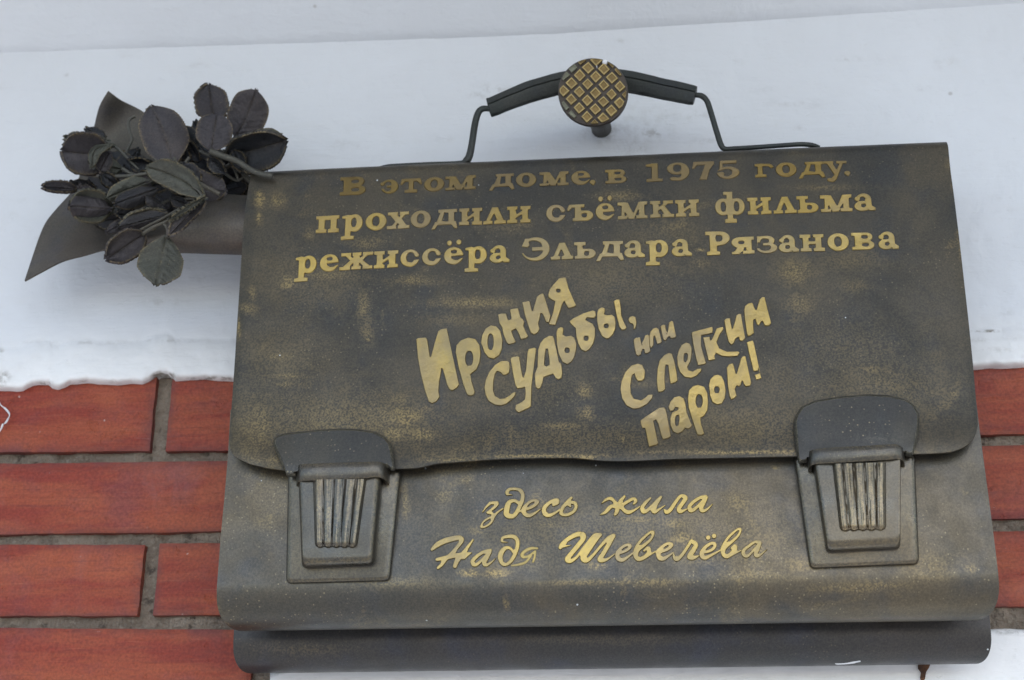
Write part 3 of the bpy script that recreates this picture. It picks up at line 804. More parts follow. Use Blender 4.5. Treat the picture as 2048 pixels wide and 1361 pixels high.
T5 = [  # title, left block
 [P_((133, 612), (150, 602), (215, 597), (228, 620), (250, 768), (280, 655), (312, 545), (335, 530), (385, 522), (395, 560), (430, 740), (487, 985), (470, 1010), (430, 1035), (405, 1025), (385, 985), (345, 840), (325, 960), (318, 1040), (328, 1085), (300, 1125), (262, 1140), (235, 1125), (205, 1040), (165, 880), (145, 760))],
 [P_((455, 720), (462, 660), (500, 620), (560, 597), (620, 610), (655, 660), (664, 730), (655, 800), (630, 860), (575, 905), (590, 960), (616, 1045), (605, 1070), (575, 1078), (550, 1068), (520, 990), (480, 850)), mE(568, 770, 30, 63)],
 [P_((662, 640), (672, 580), (700, 525), (745, 498), (790, 505), (825, 545), (843, 620), (838, 690), (815, 745), (770, 775), (725, 765), (690, 720)), mE(743, 635, 22, 68)],
 [P_((802, 410), (835, 400), (872, 402), (885, 450), (895, 460), (912, 445), (900, 380), (905, 365), (968, 357), (975, 375), (985, 430), (1010, 450), (1022, 475), (1012, 500), (1030, 545), (1052, 590), (1035, 605), (990, 615), (968, 560), (955, 525), (915, 545), (930, 590), (950, 635), (930, 648), (890, 657), (872, 640), (852, 590), (842, 555), (838, 520), (812, 480))],
 [P_((1000, 310), (1062, 298), (1068, 315), (1085, 390), (1120, 265), (1145, 245), (1170, 235), (1182, 250), (1205, 330), (1236, 425), (1222, 478), (1196, 472), (1170, 410), (1155, 395), (1150, 430), (1135, 480), (1145, 530), (1130, 560), (1100, 577), (1070, 560), (1045, 490), (1020, 410))],
 [P_((1212, 250), (1225, 205), (1255, 165), (1285, 140), (1300, 115), (1355, 105), (1365, 120), (1385, 200), (1410, 270), (1445, 338), (1425, 350), (1380, 360), (1360, 330), (1340, 292), (1330, 330), (1308, 400), (1275, 498), (1218, 492), (1243, 425), (1258, 370), (1270, 298), (1235, 285), (1215, 268)), mE(1298, 215, 16, 17)],
 [P_((690, 1010), (700, 950), (730, 880), (780, 820), (830, 790), (875, 788), (897, 800), (903, 840), (895, 890), (870, 905), (845, 908), (825, 885), (800, 870), (780, 900), (768, 960), (765, 1030), (780, 1075), (815, 1100), (860, 1095), (900, 1070), (925, 1048), (950, 1045), (948, 1070), (915, 1110), (870, 1145), (825, 1158), (775, 1150), (725, 1120), (700, 1070))],
 [P_((905, 775), (915, 760), (960, 750), (980, 757), (990, 830), (1010, 935), (1030, 870), (1043, 720), (1055, 690), (1100, 680), (1118, 690), (1110, 760), (1090, 880), (1080, 1000), (1075, 1160), (1060, 1175), (975, 1215), (955, 1205), (942, 1180), (950, 1150), (1000, 1125), (1022, 1108), (1028, 1050), (1030, 1005), (990, 1015), (960, 1017), (945, 990), (925, 900))],
 [P_((1128, 760), (1130, 700), (1150, 640), (1180, 605), (1225, 583), (1255, 585), (1265, 610), (1285, 700), (1305, 800), (1325, 815), (1332, 890), (1325, 930), (1295, 945), (1272, 930), (1262, 895), (1175, 925), (1170, 970), (1150, 1015), (1130, 1022), (1110, 1005), (1105, 960), (1103, 895), (1118, 870), (1125, 840)), mP((1198, 685), (1210, 695), (1222, 780), (1224, 822), (1195, 838), (1183, 830), (1188, 750))],
 [P_((1280, 560), (1290, 525), (1315, 513), (1340, 518), (1340, 545), (1335, 580), (1360, 590), (1400, 582), (1430, 600), (1448, 650), (1445, 700), (1430, 760), (1405, 800), (1370, 820), (1330, 800), (1300, 740), (1282, 650)), mE(1370, 705, 18, 24)],
 [P_((1388, 465), (1420, 440), (1500, 400), (1580, 375), (1603, 385), (1607, 420), (1595, 440), (1560, 440), (1535, 435), (1515, 450), (1540, 465), (1580, 485), (1600, 520), (1600, 590), (1585, 650), (1555, 695), (1520, 715), (1485, 700), (1458, 650), (1442, 590), (1438, 520), (1400, 490)), mE(1525, 605, 18, 22)],
 [P_((1613, 400), (1625, 365), (1655, 350), (1680, 360), (1680, 390), (1670, 410), (1700, 415), (1735, 410), (1760, 430), (1770, 480), (1765, 530), (1745, 575), (1715, 605), (1690, 610), (1655, 590), (1625, 530), (1612, 460)), mE(1690, 505, 18, 20),
  P_((1750, 300), (1775, 285), (1800, 287), (1810, 340), (1815, 420), (1835, 470), (1858, 515), (1845, 535), (1815, 538), (1795, 510), (1772, 420))],
 [P_((1868, 455), (1880, 430), (1905, 420), (1930, 430), (1940, 470), (1935, 510), (1925, 530), (1912, 530), (1912, 500), (1905, 485), (1880, 480))]]
T6 = [
 [P_((252, 455), (270, 440), (305, 437), (310, 460), (318, 500), (330, 450), (340, 422), (360, 415), (372, 425), (375, 480), (382, 545), (360, 560), (338, 560), (330, 520), (315, 545), (310, 570), (290, 580), (272, 570), (260, 520))],
 [P_((370, 430), (380, 395), (400, 370), (425, 363), (445, 375), (455, 410), (470, 470), (455, 485), (432, 490), (420, 450), (410, 420), (405, 450), (408, 490), (395, 515), (380, 520), (373, 480))],
 [P_((455, 355), (475, 340), (495, 343), (500, 380), (503, 420), (515, 370), (520, 325), (540, 312), (555, 318), (562, 370), (577, 425), (570, 442), (535, 447), (520, 425), (508, 445), (500, 463), (480, 460), (468, 420))],
 [P_((153, 830), (160, 770), (190, 700), (235, 650), (285, 635), (320, 645), (342, 690), (338, 750), (320, 768), (285, 768), (268, 745), (258, 705), (242, 730), (232, 800), (235, 860), (260, 905), (305, 915), (345, 890), (365, 870), (400, 870), (395, 900), (355, 945), (300, 975), (250, 980), (200, 955), (165, 900))],
 [P_((428, 760), (432, 680), (450, 610), (485, 570), (520, 555), (545, 560), (565, 620), (580, 700), (588, 765), (570, 780), (532, 790), (525, 750), (515, 650), (500, 640), (493, 680), (490, 760), (495, 830), (475, 848), (440, 853), (432, 820))],
 [P_((580, 590), (592, 540), (615, 495), (650, 475), (680, 485), (696, 520), (694, 570), (685, 620), (660, 665), (665, 685), (700, 695), (735, 675), (768, 673), (765, 695), (730, 730), (690, 747), (640, 740), (602, 700), (585, 650)), mP((640, 560), (650, 555), (662, 570), (660, 600), (645, 630), (635, 615), (635, 580))],
 [P_((690, 405), (700, 395), (850, 357), (855, 380), (850, 405), (830, 412), (760, 425), (765, 500), (785, 570), (803, 632), (790, 643), (740, 650), (725, 600), (704, 500))],
 [P_((778, 440), (830, 432), (835, 470), (860, 420), (880, 370), (930, 357), (936, 375), (905, 420), (880, 480), (900, 520), (960, 545), (1045, 543), (1057, 555), (1040, 580), (980, 585), (920, 580), (870, 555), (865, 580), (872, 605), (820, 615), (805, 560))],
 [P_((937, 310), (957, 293), (985, 293), (990, 330), (1000, 380), (1015, 330), (1030, 270), (1050, 258), (1068, 262), (1075, 330), (1088, 410), (1100, 445), (1080, 465), (1058, 465), (1045, 430), (1025, 450), (1010, 485), (990, 495), (970, 470), (952, 400))],
 [P_((1087, 230), (1095, 200), (1120, 180), (1150, 175), (1160, 190), (1180, 240), (1190, 200), (1205, 150), (1225, 133), (1245, 133), (1255, 170), (1270, 240), (1290, 310), (1295, 330), (1280, 350), (1245, 352), (1225, 310), (1200, 350), (1185, 340), (1170, 290), (1160, 310), (1160, 360), (1165, 405), (1140, 425), (1115, 430), (1107, 400), (1094, 310))],
 [P_((305, 1065), (345, 1035), (400, 1000), (445, 970), (485, 965), (500, 985), (515, 1060), (537, 1185), (520, 1200), (475, 1210), (462, 1180), (440, 1095), (420, 1055), (405, 1070), (420, 1140), (442, 1240), (425, 1252), (370, 1267), (355, 1200), (340, 1120), (320, 1125), (308, 1095))],
 [P_((515, 965), (530, 925), (560, 890), (600, 880), (635, 900), (648, 940), (658, 1010), (680, 1075), (697, 1100), (690, 1120), (665, 1130), (645, 1120), (625, 1150), (585, 1167), (550, 1150), (530, 1100), (529, 1050), (545, 1005), (590, 985), (588, 965), (572, 962), (556, 992), (530, 998)), mP((572, 1095), (568, 1060), (576, 1032), (594, 1018), (599, 1060), (590, 1105), (580, 1112))],
 [P_((662, 900), (670, 840), (702, 805), (740, 795), (788, 810), (814, 860), (819, 930), (813, 990), (790, 1030), (757, 1050), (765, 1090), (790, 1165), (770, 1178), (735, 1175), (715, 1120), (690, 1040), (668, 970)), mE(750, 920, 24, 52)],
 [P_((821, 800), (832, 755), (860, 725), (890, 718), (920, 730), (940, 770), (953, 840), (945, 900), (920, 940), (885, 947), (850, 930), (830, 880)), mE(883, 835, 18, 27)],
 [P_((957, 665), (975, 640), (1005, 632), (1012, 650), (1030, 720), (1050, 650), (1065, 595), (1085, 578), (1102, 582), (1110, 640), (1125, 710), (1145, 780), (1135, 805), (1100, 810), (1085, 790), (1075, 760), (1065, 800), (1050, 812), (1035, 800), (1020, 830), (1035, 880), (1015, 900), (990, 910), (977, 880), (964, 800))],
 [P_((1108, 475), (1155, 460), (1165, 480), (1185, 580), (1200, 660), (1195, 690), (1160, 695), (1145, 640), (1125, 560)), P_((1168, 720), (1210, 708), (1222, 748), (1180, 760))]]
def S_(w_, *p): return ('+', 's', (p, w_))
Z1 = [[S_([44, 48, 50, 46, 44, 40], (325, 375), (375, 375), (435, 375), (420, 420), (350, 480), (285, 530)), S_([42, 42, 42, 38, 34, 32, 32, 32, 34, 36, 34, 26], (285, 530), (360, 550), (375, 610), (335, 690), (265, 745), (200, 765), (178, 752), (215, 680), (290, 625), (370, 590), (440, 525), (530, 465)), S_([40, 34, 20], (320, 390), (262, 440), (205, 518))],
      [S_([42, 48, 46, 46, 52, 58, 60, 60, 62, 66, 70, 80, 84, 76, 56, 50, 54], (592, 232), (592, 195), (640, 155), (740, 152), (815, 178), (845, 245), (838, 330), (802, 420), (755, 515), (700, 580), (630, 590), (585, 555), (590, 480), (610, 400), (650, 348), (715, 340), (770, 370)), S_([40, 16], (592, 235), (675, 246))],
      [S_([22, 32, 46, 50, 46, 44, 44, 50, 62, 66, 58, 44, 20], (770, 525), (860, 490), (960, 455), (1050, 400), (1085, 355), (1050, 335), (975, 350), (900, 410), (858, 480), (880, 550), (940, 578), (1020, 550), (1130, 472))],
      [S_([46, 60, 56, 50, 56, 64, 66, 58, 44, 30], (1335, 405), (1395, 372), (1398, 332), (1340, 335), (1255, 385), (1190, 460), (1195, 545), (1260, 575), (1345, 545), (1450, 475))],
      [S_([44, 46, 54, 52, 46, 48, 50, 52, 54, 46, 42, 30], (1622, 295), (1545, 370), (1485, 450), (1455, 535), (1490, 565), (1570, 562), (1655, 515), (1698, 440), (1680, 380), (1620, 370), (1572, 395), (1610, 432))]]
Z2 = [[S_([14, 44, 48, 50, 50, 56], (188, 382), (255, 325), (330, 300), (385, 345), (415, 400), (440, 440)), S_([18, 52, 58, 54, 50], (165, 562), (245, 525), (315, 450), (370, 425), (440, 440)), S_([40, 58, 64, 62, 40], (552, 272), (490, 345), (450, 440), (425, 520), (400, 562)), S_([36, 48, 48, 50, 52, 58, 60, 44, 24], (700, 388), (735, 345), (700, 308), (610, 350), (510, 425), (545, 490), (610, 525), (690, 500), (800, 432))],
      [S_([36, 52, 58, 62, 54, 46, 44, 40], (965, 300), (895, 365), (835, 450), (850, 512), (910, 500), (985, 430), (1075, 335), (1135, 280)), S_([44, 58, 62, 56, 40, 20], (1130, 285), (1060, 390), (1005, 480), (1035, 520), (1100, 480), (1200, 415))],
      [S_([20, 56, 58, 54, 50, 52, 64, 64, 64, 56, 20], (1182, 478), (1222, 525), (1290, 480), (1370, 360), (1440, 275), (1490, 262), (1530, 300), (1480, 380), (1420, 470), (1450, 515), (1560, 468))],
      [S_([46, 50, 54, 60, 62, 54, 44, 40], (1850, 270), (1765, 290), (1660, 355), (1590, 435), (1605, 495), (1665, 480), (1760, 390), (1850, 290)), S_([48, 56, 56, 50, 38, 16], (1865, 285), (1815, 390), (1775, 475), (1805, 505), (1875, 475), (1960, 392))]]
Z3 = [[S_([44, 74, 80, 78, 70, 62, 54, 54, 56, 52, 44, 36], (112, 640), (190, 570), (300, 510), (440, 468), (560, 452), (590, 500), (520, 600), (430, 700), (330, 800), (270, 880), (215, 930), (210, 935)), S_([50, 62, 66, 66, 22], (195, 800), (340, 770), (500, 735), (620, 720), (742, 692)), S_([30, 48, 54, 66, 62], (770, 485), (680, 610), (590, 720), (515, 820), (482, 905)), P_((560, 700), (745, 690), (640, 800), (560, 800))],
      [S_([46, 48, 54, 60, 60, 50, 44, 40], (1050, 650), (960, 670), (850, 735), (765, 820), (780, 880), (835, 875), (930, 790), (1040, 665)), S_([46, 54, 52, 46, 34, 14], (1045, 680), (990, 785), (945, 870), (985, 890), (1060, 845), (1132, 778))],
      [S_([12, 34, 44, 56, 62, 62, 60, 58, 54, 50, 56, 74, 72, 54, 42, 44, 40], (1325, 525), (1235, 510), (1245, 455), (1340, 430), (1430, 440), (1480, 500), (1478, 600), (1440, 715), (1375, 825), (1295, 880), (1235, 860), (1205, 760), (1235, 670), (1300, 612), (1365, 620), (1405, 665), (1425, 690))],
      [S_([32, 42, 46, 46, 42, 34, 30], (1795, 618), (1700, 618), (1605, 660), (1550, 720), (1575, 758), (1660, 740), (1760, 665)), S_([30, 34, 30], (1765, 670), (1752, 765), (1728, 832)), S_([30, 36, 34, 26], (1700, 735), (1610, 840), (1490, 880), (1385, 893))]]
Z4 = [[S_([54, 62, 66, 74, 76, 72, 70, 70, 72, 60, 44, 46, 60, 70, 60], (165, 610), (205, 545), (315, 455), (450, 395), (535, 410), (525, 480), (430, 600), (330, 720), (275, 800), (330, 825), (430, 760), (520, 640), (640, 500), (720, 420), (800, 408)), S_([50, 10], (190, 590), (342, 574)), S_([40, 66, 78, 82, 64, 48, 46, 56, 60], (812, 402), (700, 530), (590, 680), (530, 780), (590, 815), (690, 730), (800, 600), (920, 470), (1008, 420)), S_([60, 66, 68, 70, 54, 34, 26], (1018, 420), (940, 560), (850, 710), (795, 800), (860, 815), (950, 775), (1035, 710))],
      [S_([30, 42, 48, 48, 44, 46, 50, 60, 70, 62, 44, 30], (1075, 712), (1150, 688), (1235, 645), (1285, 592), (1262, 565), (1205, 575), (1130, 625), (1078, 700), (1090, 780), (1155, 806), (1235, 765), (1335, 690))],
      [S_([30, 44, 46, 40, 36, 40, 44, 52, 66, 72, 62, 60, 60, 54, 44, 34], (1335, 705), (1385, 590), (1470, 480), (1590, 375), (1648, 352), (1650, 400), (1600, 490), (1500, 575), (1400, 650), (1372, 735), (1405, 792), (1480, 780), (1560, 720), (1590, 640), (1565, 612), (1505, 660)), S_([30, 26], (1570, 735), (1700, 665))],
      [S_([22, 44, 50, 50, 46, 48, 54, 66, 72, 62, 44, 28], (1690, 672), (1800, 668), (1895, 625), (1948, 572), (1925, 545), (1860, 555), (1785, 610), (1735, 690), (1752, 768), (1810, 787), (1890, 745), (1970, 690))]]
Z5 = [[S_([24, 50, 62, 54, 48, 50], (375, 700), (388, 765), (430, 795), (505, 735), (600, 600), (655, 510)), S_([52, 62, 70, 76, 66, 60, 22], (665, 500), (735, 555), (705, 630), (635, 740), (645, 770), (700, 770), (782, 738))],
      [S_([30, 44, 50, 50, 46, 48, 56, 66, 68, 62, 44, 28], (850, 690), (910, 678), (995, 640), (1040, 582), (1025, 540), (965, 548), (885, 605), (828, 690), (835, 750), (885, 772), (970, 735), (1130, 650)), E_(930, 450, 42, 42), E_(1025, 425, 42, 42)],
      [S_([30, 42, 44, 38, 34, 38, 42, 50, 60, 62, 60, 62, 64, 58, 44, 32], (1130, 650), (1180, 555), (1260, 440), (1375, 335), (1440, 308), (1440, 360), (1390, 440), (1290, 530), (1195, 610), (1168, 690), (1195, 742), (1240, 748), (1310, 700), (1366, 630), (1355, 575), (1300, 620)), S_([34, 24], (1340, 700), (1455, 655))],
      [S_([40, 44, 46, 52, 54, 46, 40, 38], (1755, 515), (1680, 520), (1585, 580), (1490, 665), (1505, 730), (1560, 745), (1650, 655), (1750, 540)), S_([48, 52, 52, 46, 34, 14], (1765, 535), (1725, 640), (1685, 720), (1720, 748), (1790, 705), (1870, 638))]]
# ================================================================== briefcase
ZT = float(at(1200, 305, -.088)[2]); ZB = float(at(1200, 1185, -.11)[2])
def F_body(x, z):
    t = (ZT - z) / (ZT - ZB)
    return -(0.084 + 0.026 * t) - .0008 * (fbm(np.asarray(x) * 8 + 20, np.asarray(z) * 8 + 20) - .5)
_eb = [at(px_, py_, -.117) for px_, py_ in ((460, 915), (560, 940), (800, 937), (1000, 919), (1260, 922), (1590, 913), (1950, 900))]
_ex = [p[0] for p in _eb]; _ez = [p[2] for p in _eb]
def F_flap(x, z):
    d = np.maximum(z - np.interp(x, _ex, _ez), 0)
    lip_ = -.0045 * np.exp(-(d / .022) ** 2) * (.6 + .8 * fbm(np.asarray(x) * 10, np.asarray(x) * 0 + 2)) - .002 * np.exp(-(d / .05) ** 2)
    dent_ = -.0012 * (fbm(np.asarray(x) * 7 + 2, np.asarray(z) * 7 + 40) - .5) - .0004 * (fbm(np.asarray(x) * 24, np.asarray(z) * 24 + 40) - .5)
    return F_body(x, z) - 0.007 + lip_ + dent_

base = at(1215, 1340, -.04)
case = thing('briefcase', (float(base[0]), -.05, float(base[2])), 'patinated bronze briefcase relief with gilt Cyrillic lettering and two clasps, fixed to the wall', 'briefcase')

def wearmap(X, Y, spots, n=11.):
    wv = np.zeros(X.shape)
    for (a, b_, c, d, e) in spots:
        k = 1 + .5 * (fbm(X / n, Y / n, 3) - .5) * 2
        wv = np.maximum(wv, e * np.exp(-(((X - a) / (c * k)) ** 2 + ((Y - b_) / (d * k)) ** 2)))
    return wv

# ---- flap
fT = [(500, 360), (700, 350), (1000, 337), (1300, 324), (1600, 311), (1897, 299)]
fL = [(500, 360), (493, 400), (487, 450), (480, 560), (474, 650), (469, 730), (462, 830), (458, 880)]
fR = [(1897, 299), (1901, 340), (1909, 400), (1920, 490), (1929, 570), (1938, 650), (1946, 730), (1952, 800), (1956, 848)]
fB = [(458, 880), (459, 893), (462, 903), (468, 911), (478, 918), (500, 928), (520, 933), (539, 937), (571, 941), (620, 943), (790, 938), (835, 936), (872, 928), (910, 925), (960, 921), (1000, 918.7), (1060, 917), (1132, 916), (1161, 917),
      (1206, 921.6), (1264, 922), (1352, 918), (1450, 916), (1587, 913), (1700, 911), (1840, 908), (1895, 905), (1915, 900), (1932, 892), (1944, 881), (1952, 867), (1956, 848)]
nr, nc = 120, 220
PX = coons(catmull(fT, 6), catmull(fB, 6), catmull(fL, 6), catmull(fR, 6), nr, nc)
G = on(PX[..., 0], PX[..., 1], F_flap)
tt = np.linspace(0, 1, nr)[:, None] * np.ones((1, nc)); ss = np.linspace(0, 1, nc)[None] * np.ones((nr, 1))
lip = -.0045 * np.exp(-((1 - tt) / .055) ** 2) * (.6 + .8 * fbm(ss * 7, ss * 0 + 2)) - .002 * np.exp(-((1 - tt) / .13) ** 2)
dent = -.0016 * (fbm(ss * 5 + 2, tt * 3) - .5) - .0007 * (fbm(ss * 16, tt * 10) - .5)
sidec = .0015 * np.exp(-(ss / .012) ** 2) + .0015 * np.exp(-((1 - ss) / .012) ** 2)
G = at(PX[..., 0], PX[..., 1], G[..., 1] + sidec)
r_ = .012; rowsT = []
for a in np.radians([100, 85, 70, 55, 40, 26, 12]):
    q = G[0].copy(); q[:, 1] += r_ * (1 - math.cos(a)); q[:, 2] += r_ * math.sin(a); rowsT.append(q)
q = rowsT[0].copy(); q[:, 1] = -.02; rowsT = [q] + rowsT
FG = np.concatenate([np.array(rowsT), G])
PXf = np.concatenate([np.repeat(PX[:1], len(rowsT), 0), PX])
wf = [(520, 398, 9, 14, .9), (556, 402, 14, 12, .5), (518, 436, 5, 12, .85), (618, 470, 10, 14, .3), (735, 487, 40, 16, .32), (575, 566, 14, 14, .7), (650, 552, 70, 10, .35), (505, 585, 8, 14, .4), (495, 618, 20, 10, .4),
      (478, 652, 3, 18, .8), (560, 712, 34, 9, .34), (575, 752, 42, 6, .4), (575, 770, 40, 4, .34), (828, 562, 42, 8, .45), (726, 612, 12, 30, .42), (735, 660, 12, 24, .34), (950, 606, 80, 10, .42), (905, 640, 60, 12, .22), (736, 681, 6, 3, .9),
      (800, 832, 60, 26, .42), (800, 800, 22, 14, .3), (790, 868, 26, 14, .55), (850, 870, 26, 14, .62), (1168, 782, 14, 14, .5), (1172, 828, 16, 14, .55), (1130, 853, 50, 7, .42), (1255, 755, 10, 18, .3), (1240, 392, 40, 8, .38), (1590, 545, 30, 22, .4),
      (1600, 610, 30, 20, .28), (1712, 574, 30, 14, .15), (1909, 370, 3, 12, .7), (1897, 330, 3, 8, .5), (1921, 500, 4, 14, .5), (1916, 470, 3, 9, .4), (505, 900, 34, 26, .28), (1500, 905, 260, 3, .75), (1100, 913, 120, 3, .8), (1175, 916, 20, 4, .9),
      (900, 920, 60, 3, .5), (520, 920, 50, 6, .35), (1245, 878, 3, 6, .9), (940, 816, 3, 9, .6), (1320, 470, 80, 30, .12), (1230, 560, 120, 50, .12), (1560, 760, 60, 60, .1), (1010, 455, 60, 16, .14), (1700, 520, 60, 16, .16),
      (1650, 375, 60, 5, .28), (1400, 500, 8, 3, .9), (1403, 527, 20, 8, .25), (1700, 700, 140, 60, .12), (700, 850, 190, 60, .30), (1150, 880, 260, 34, .24), (1500, 860, 200, 50, .24), (1760, 790, 150, 90, .16), (515, 860, 50, 70, .34), (1050, 780, 120, 60, .14), (620, 560, 110, 60, .14), (560, 720, 90, 60, .14)]
wa = np.minimum(1.3 * wearmap(PXf[..., 0], PXf[..., 1], wf), 1)
V, Fc = sheet(FG, .0022)
flap = mesh_obj('flap', V, Fc, M['flap'], case, smooth=50, attr={'wear_glint': np.concatenate([wa.ravel(), wa.ravel()])})

# ---- front panel with its rolled bottom
def curl_panel(name, L, R, F, r, amax, mat, wspots, back=-.02, inset=.010, nr=70, nc=180, dentk=1.0, off=0.0):
    L = resample(L, nr); R = resample(R, nr)
    s = np.linspace(0, 1, nc)
    PXp = L[:, None] * (1 - s[None, :, None]) + R[:, None] * s[None, :, None]
    A_ = on(L[:, 0], L[:, 1], F); B_ = on(R[:, 0], R[:, 1], F)
    Gp = A_[:, None] * (1 - s[None, :, None]) + B_[:, None] * s[None, :, None]
    Gp[..., 1] = F(Gp[..., 0], Gp[..., 2])
    tt_ = np.linspace(0, 1, nr)[:, None]
    rows_ = []; last = Gp[-1].copy(); W_ = last[-1, 0] - last[0, 0]
    for a in np.radians(np.linspace(6, amax, 20)):
        q_ = last.copy(); q_[:, 1] += r * (1 - math.cos(a)); q_[:, 2] -= r * math.sin(a)
        ins = inset * (max(0, (a - .35)) / 1.3) ** 2
        q_[:, 0] = last[0, 0] + ins + (last[:, 0] - last[0, 0]) * (W_ - 2 * ins) / W_
        rows_.append(q_)
    q_ = rows_[-1].copy(); q_[:, 1] = back; q_[:, 2] += .014; rows_.append(q_)
    GG = np.concatenate([Gp, np.array(rows_)])
    # picture positions of the curl, for the worn spots
    d_ = GG - CAM; u_ = d_ @ MR
    px_ = CX + F_PX * u_[..., 0] / u_[..., 1]; py_ = CY - F_PX * u_[..., 2] / u_[..., 1]
    wa_ = np.minimum(1.35 * wearmap(px_, py_, wspots), 1)
    V_, F_ = sheet(GG, .0022)
    return mesh_obj(name, V_, F_, mat, case, smooth=50, attr={'wear_glint': np.concatenate([wa_.ravel(), wa_.ravel()])}), Gp

wb = [(937, 1147, 20, 6, .95), (992, 1147, 22, 7, .8), (1349, 1047, 30, 10, .5), (1362, 1076, 22, 12, .62), (1280, 1040, 50, 7, .38), (1195, 1133, 22, 6, .62), (888, 992, 16, 20, .3), (812, 1010, 6, 34, .42), (952, 1062, 16, 8, .42),
      (1180, 1165, 120, 6, .34), (1310, 1165, 50, 8, .42), (1100, 1050, 40, 8, .3), (1475, 1005, 26, 18, .34), (1940, 1138, 10, 7, .5), (1310, 1190, 18, 3, .5), (800, 1165, 90, 12, .22), (1500, 1150, 80, 14, .26), (1600, 1130, 40, 14, .34),
      (1760, 1170, 50, 7, .45), (1550, 935, 5, 3, .6), (1200, 930, 3, 2, .6), (1700, 1178, 90, 8, .3), (1860, 1130, 60, 30, .18), (560, 1000, 80, 80, .1), (1012, 1218, 1.3, 16, .9), (1050, 1120, 50, 20, .2), (1400, 1120, 70, 14, .2),
      (1200, 1060, 330, 70, .16), (1500, 1080, 120, 60, .16), (437, 1200, 2, 20, .7), (449, 1250, 5, 4, .5)]
bL = [(461, 820), (456, 909), (449, 993), (441, 1077), (434, 1170)]
bR = [(1951, 790), (1960, 866), (1979, 1007), (1991, 1100), (1996, 1143)]
front, Gf = curl_panel('front_panel', bL, bR, F_body, .030, 112, M['body'], wb, back=-.055, inset=.012)
def F_rear(x, z): return -.046 + 0 * z
rL = [(471, 1200), (467, 1277)]; rR = [(1974, 1180), (1981, 1254)]
wr = [(1690, 1327, 34, 2.4, .0), (600, 1300, 100, 12, .12), (1200, 1280, 200, 10, .08)]
rear, Gr = curl_panel('rear_pocket', rL, rR, F_rear, .024, 115, M['rear'], wr, back=-.012, inset=.008, nr=40, off=9)

# ---- sides (gussets) and back
zs = np.linspace(ZT + .001, ZB + .006, 40)
for sgn, Lp in ((1, on(500, 352, F_flap)), (-1, on(1897, 291, F_flap))):
    low = on(*(bL[-1] if sgn == 1 else bR[-1]), F_body)
    Gs = np.zeros((40, 6, 3))
    for i, z in enumerate(zs):
        k = (zs[0] - z) / (zs[0] - zs[-1])
        x = Lp[0] * (1 - k) + low[0] * k + sgn * .010
        yf = F_body(0, z) + .007
        for j in range(6):
            u = j / 5
            Gs[i, j] = (x + sgn * .006 * math.sin(math.pi * u), yf * (1 - u) + (-.006) * u, z)
    if sgn == 1: Gs = Gs[:, ::-1]
    V, Fc = sheet(Gs, .002)
    mesh_obj('side_panel', V, Fc, M['rear'], case, smooth=50)
xl = float(at(505, 352, -.09)[0]) + .012; xr = float(at(1890, 291, -.09)[0]) - .012
zlow = float(Gr[-1, 0, 2]) + .012
Gk = np.zeros((2, 2, 3)); Gk[0, 0] = (xl, -.008, ZT + .009); Gk[0, 1] = (xr, -.008, ZT + .009); Gk[1, 0] = (xl - .01, -.008, zlow); Gk[1, 1] = (xr + .01, -.008, zlow)
V, Fc = sheet(Gk, .003); mesh_obj('back_panel', V, Fc, M['rear'], case, smooth=0)

# a streak of white paint on the rear pocket
def F_arc(x, z):
    z0_ = np.interp(x, Gr[-1, :, 0], Gr[-1, :, 2]); d_ = np.clip(z0_ - z, 0, .0235)
    return -.046 + .024 - np.sqrt(.024 ** 2 - d_ ** 2)
sm = [[(1668, 1327.5), (1690, 1326.5), (1708, 1323), (1721, 1321), (1722, 1324), (1710, 1327), (1690, 1329), (1674, 1329.5)]]
for q_ in sm:
    relief(shape_loops([('+', 'p', q_)], lambda g: np.asarray(g, float), blur=2), F_arc, .0009, .0004, M['white_paint'], rear, name='paint_smear', sink=.0008)

# ---- lettering
tarn = {0: (.60, .52, .52), 1: (.66, .60, .62), 2: (.78, .74, .74)}
def c1(ch, x):
    k = np.clip((x - 680) / 500, 0, 1); b_ = .44 + .22 * k if x < 1200 else .62
    return (b_ * .98, b_ * .92, b_ * .86)
def c2(ch, x):
    b_ = .96 if x < 800 else (.80 if x < 1100 else .88); return (b_, b_ * .97, b_ * .93)
def c3(ch, x): return (1.03, 1.0, .90) if x < 980 else (1.0, .99, .95)
set_line(L1, base1, flap, F_flap, c1)
set_line(L2, base2, flap, F_flap, c2)
set_line(L3, base3, flap, F_flap, c3)
trace(800, 530, 4.096, T5, flap, F_flap, (.93, .92, .90))
trace(1200, 560, 3.78, T6, flap, F_flap, (.86, .85, .86))
trace(940, 960, 8, Z1, front, F_body, (.78, .78, .76), 1)
trace(1180, 960, 8, Z2, front, F_body, (.78, .78, .76), 1)
trace(850, 1020, 8, Z3[:3], front, F_body, (.78, .78, .76), 1)
trace(850, 1020, 8, Z3[3:], front, F_body, (.60, .62, .66), 1, .0014)
trace(1100, 1020, 8, Z4, front, F_body, (.78, .78, .76), 1)
trace(1300, 1020, 8, Z5, front, F_body, (.78, .78, .76), 1)

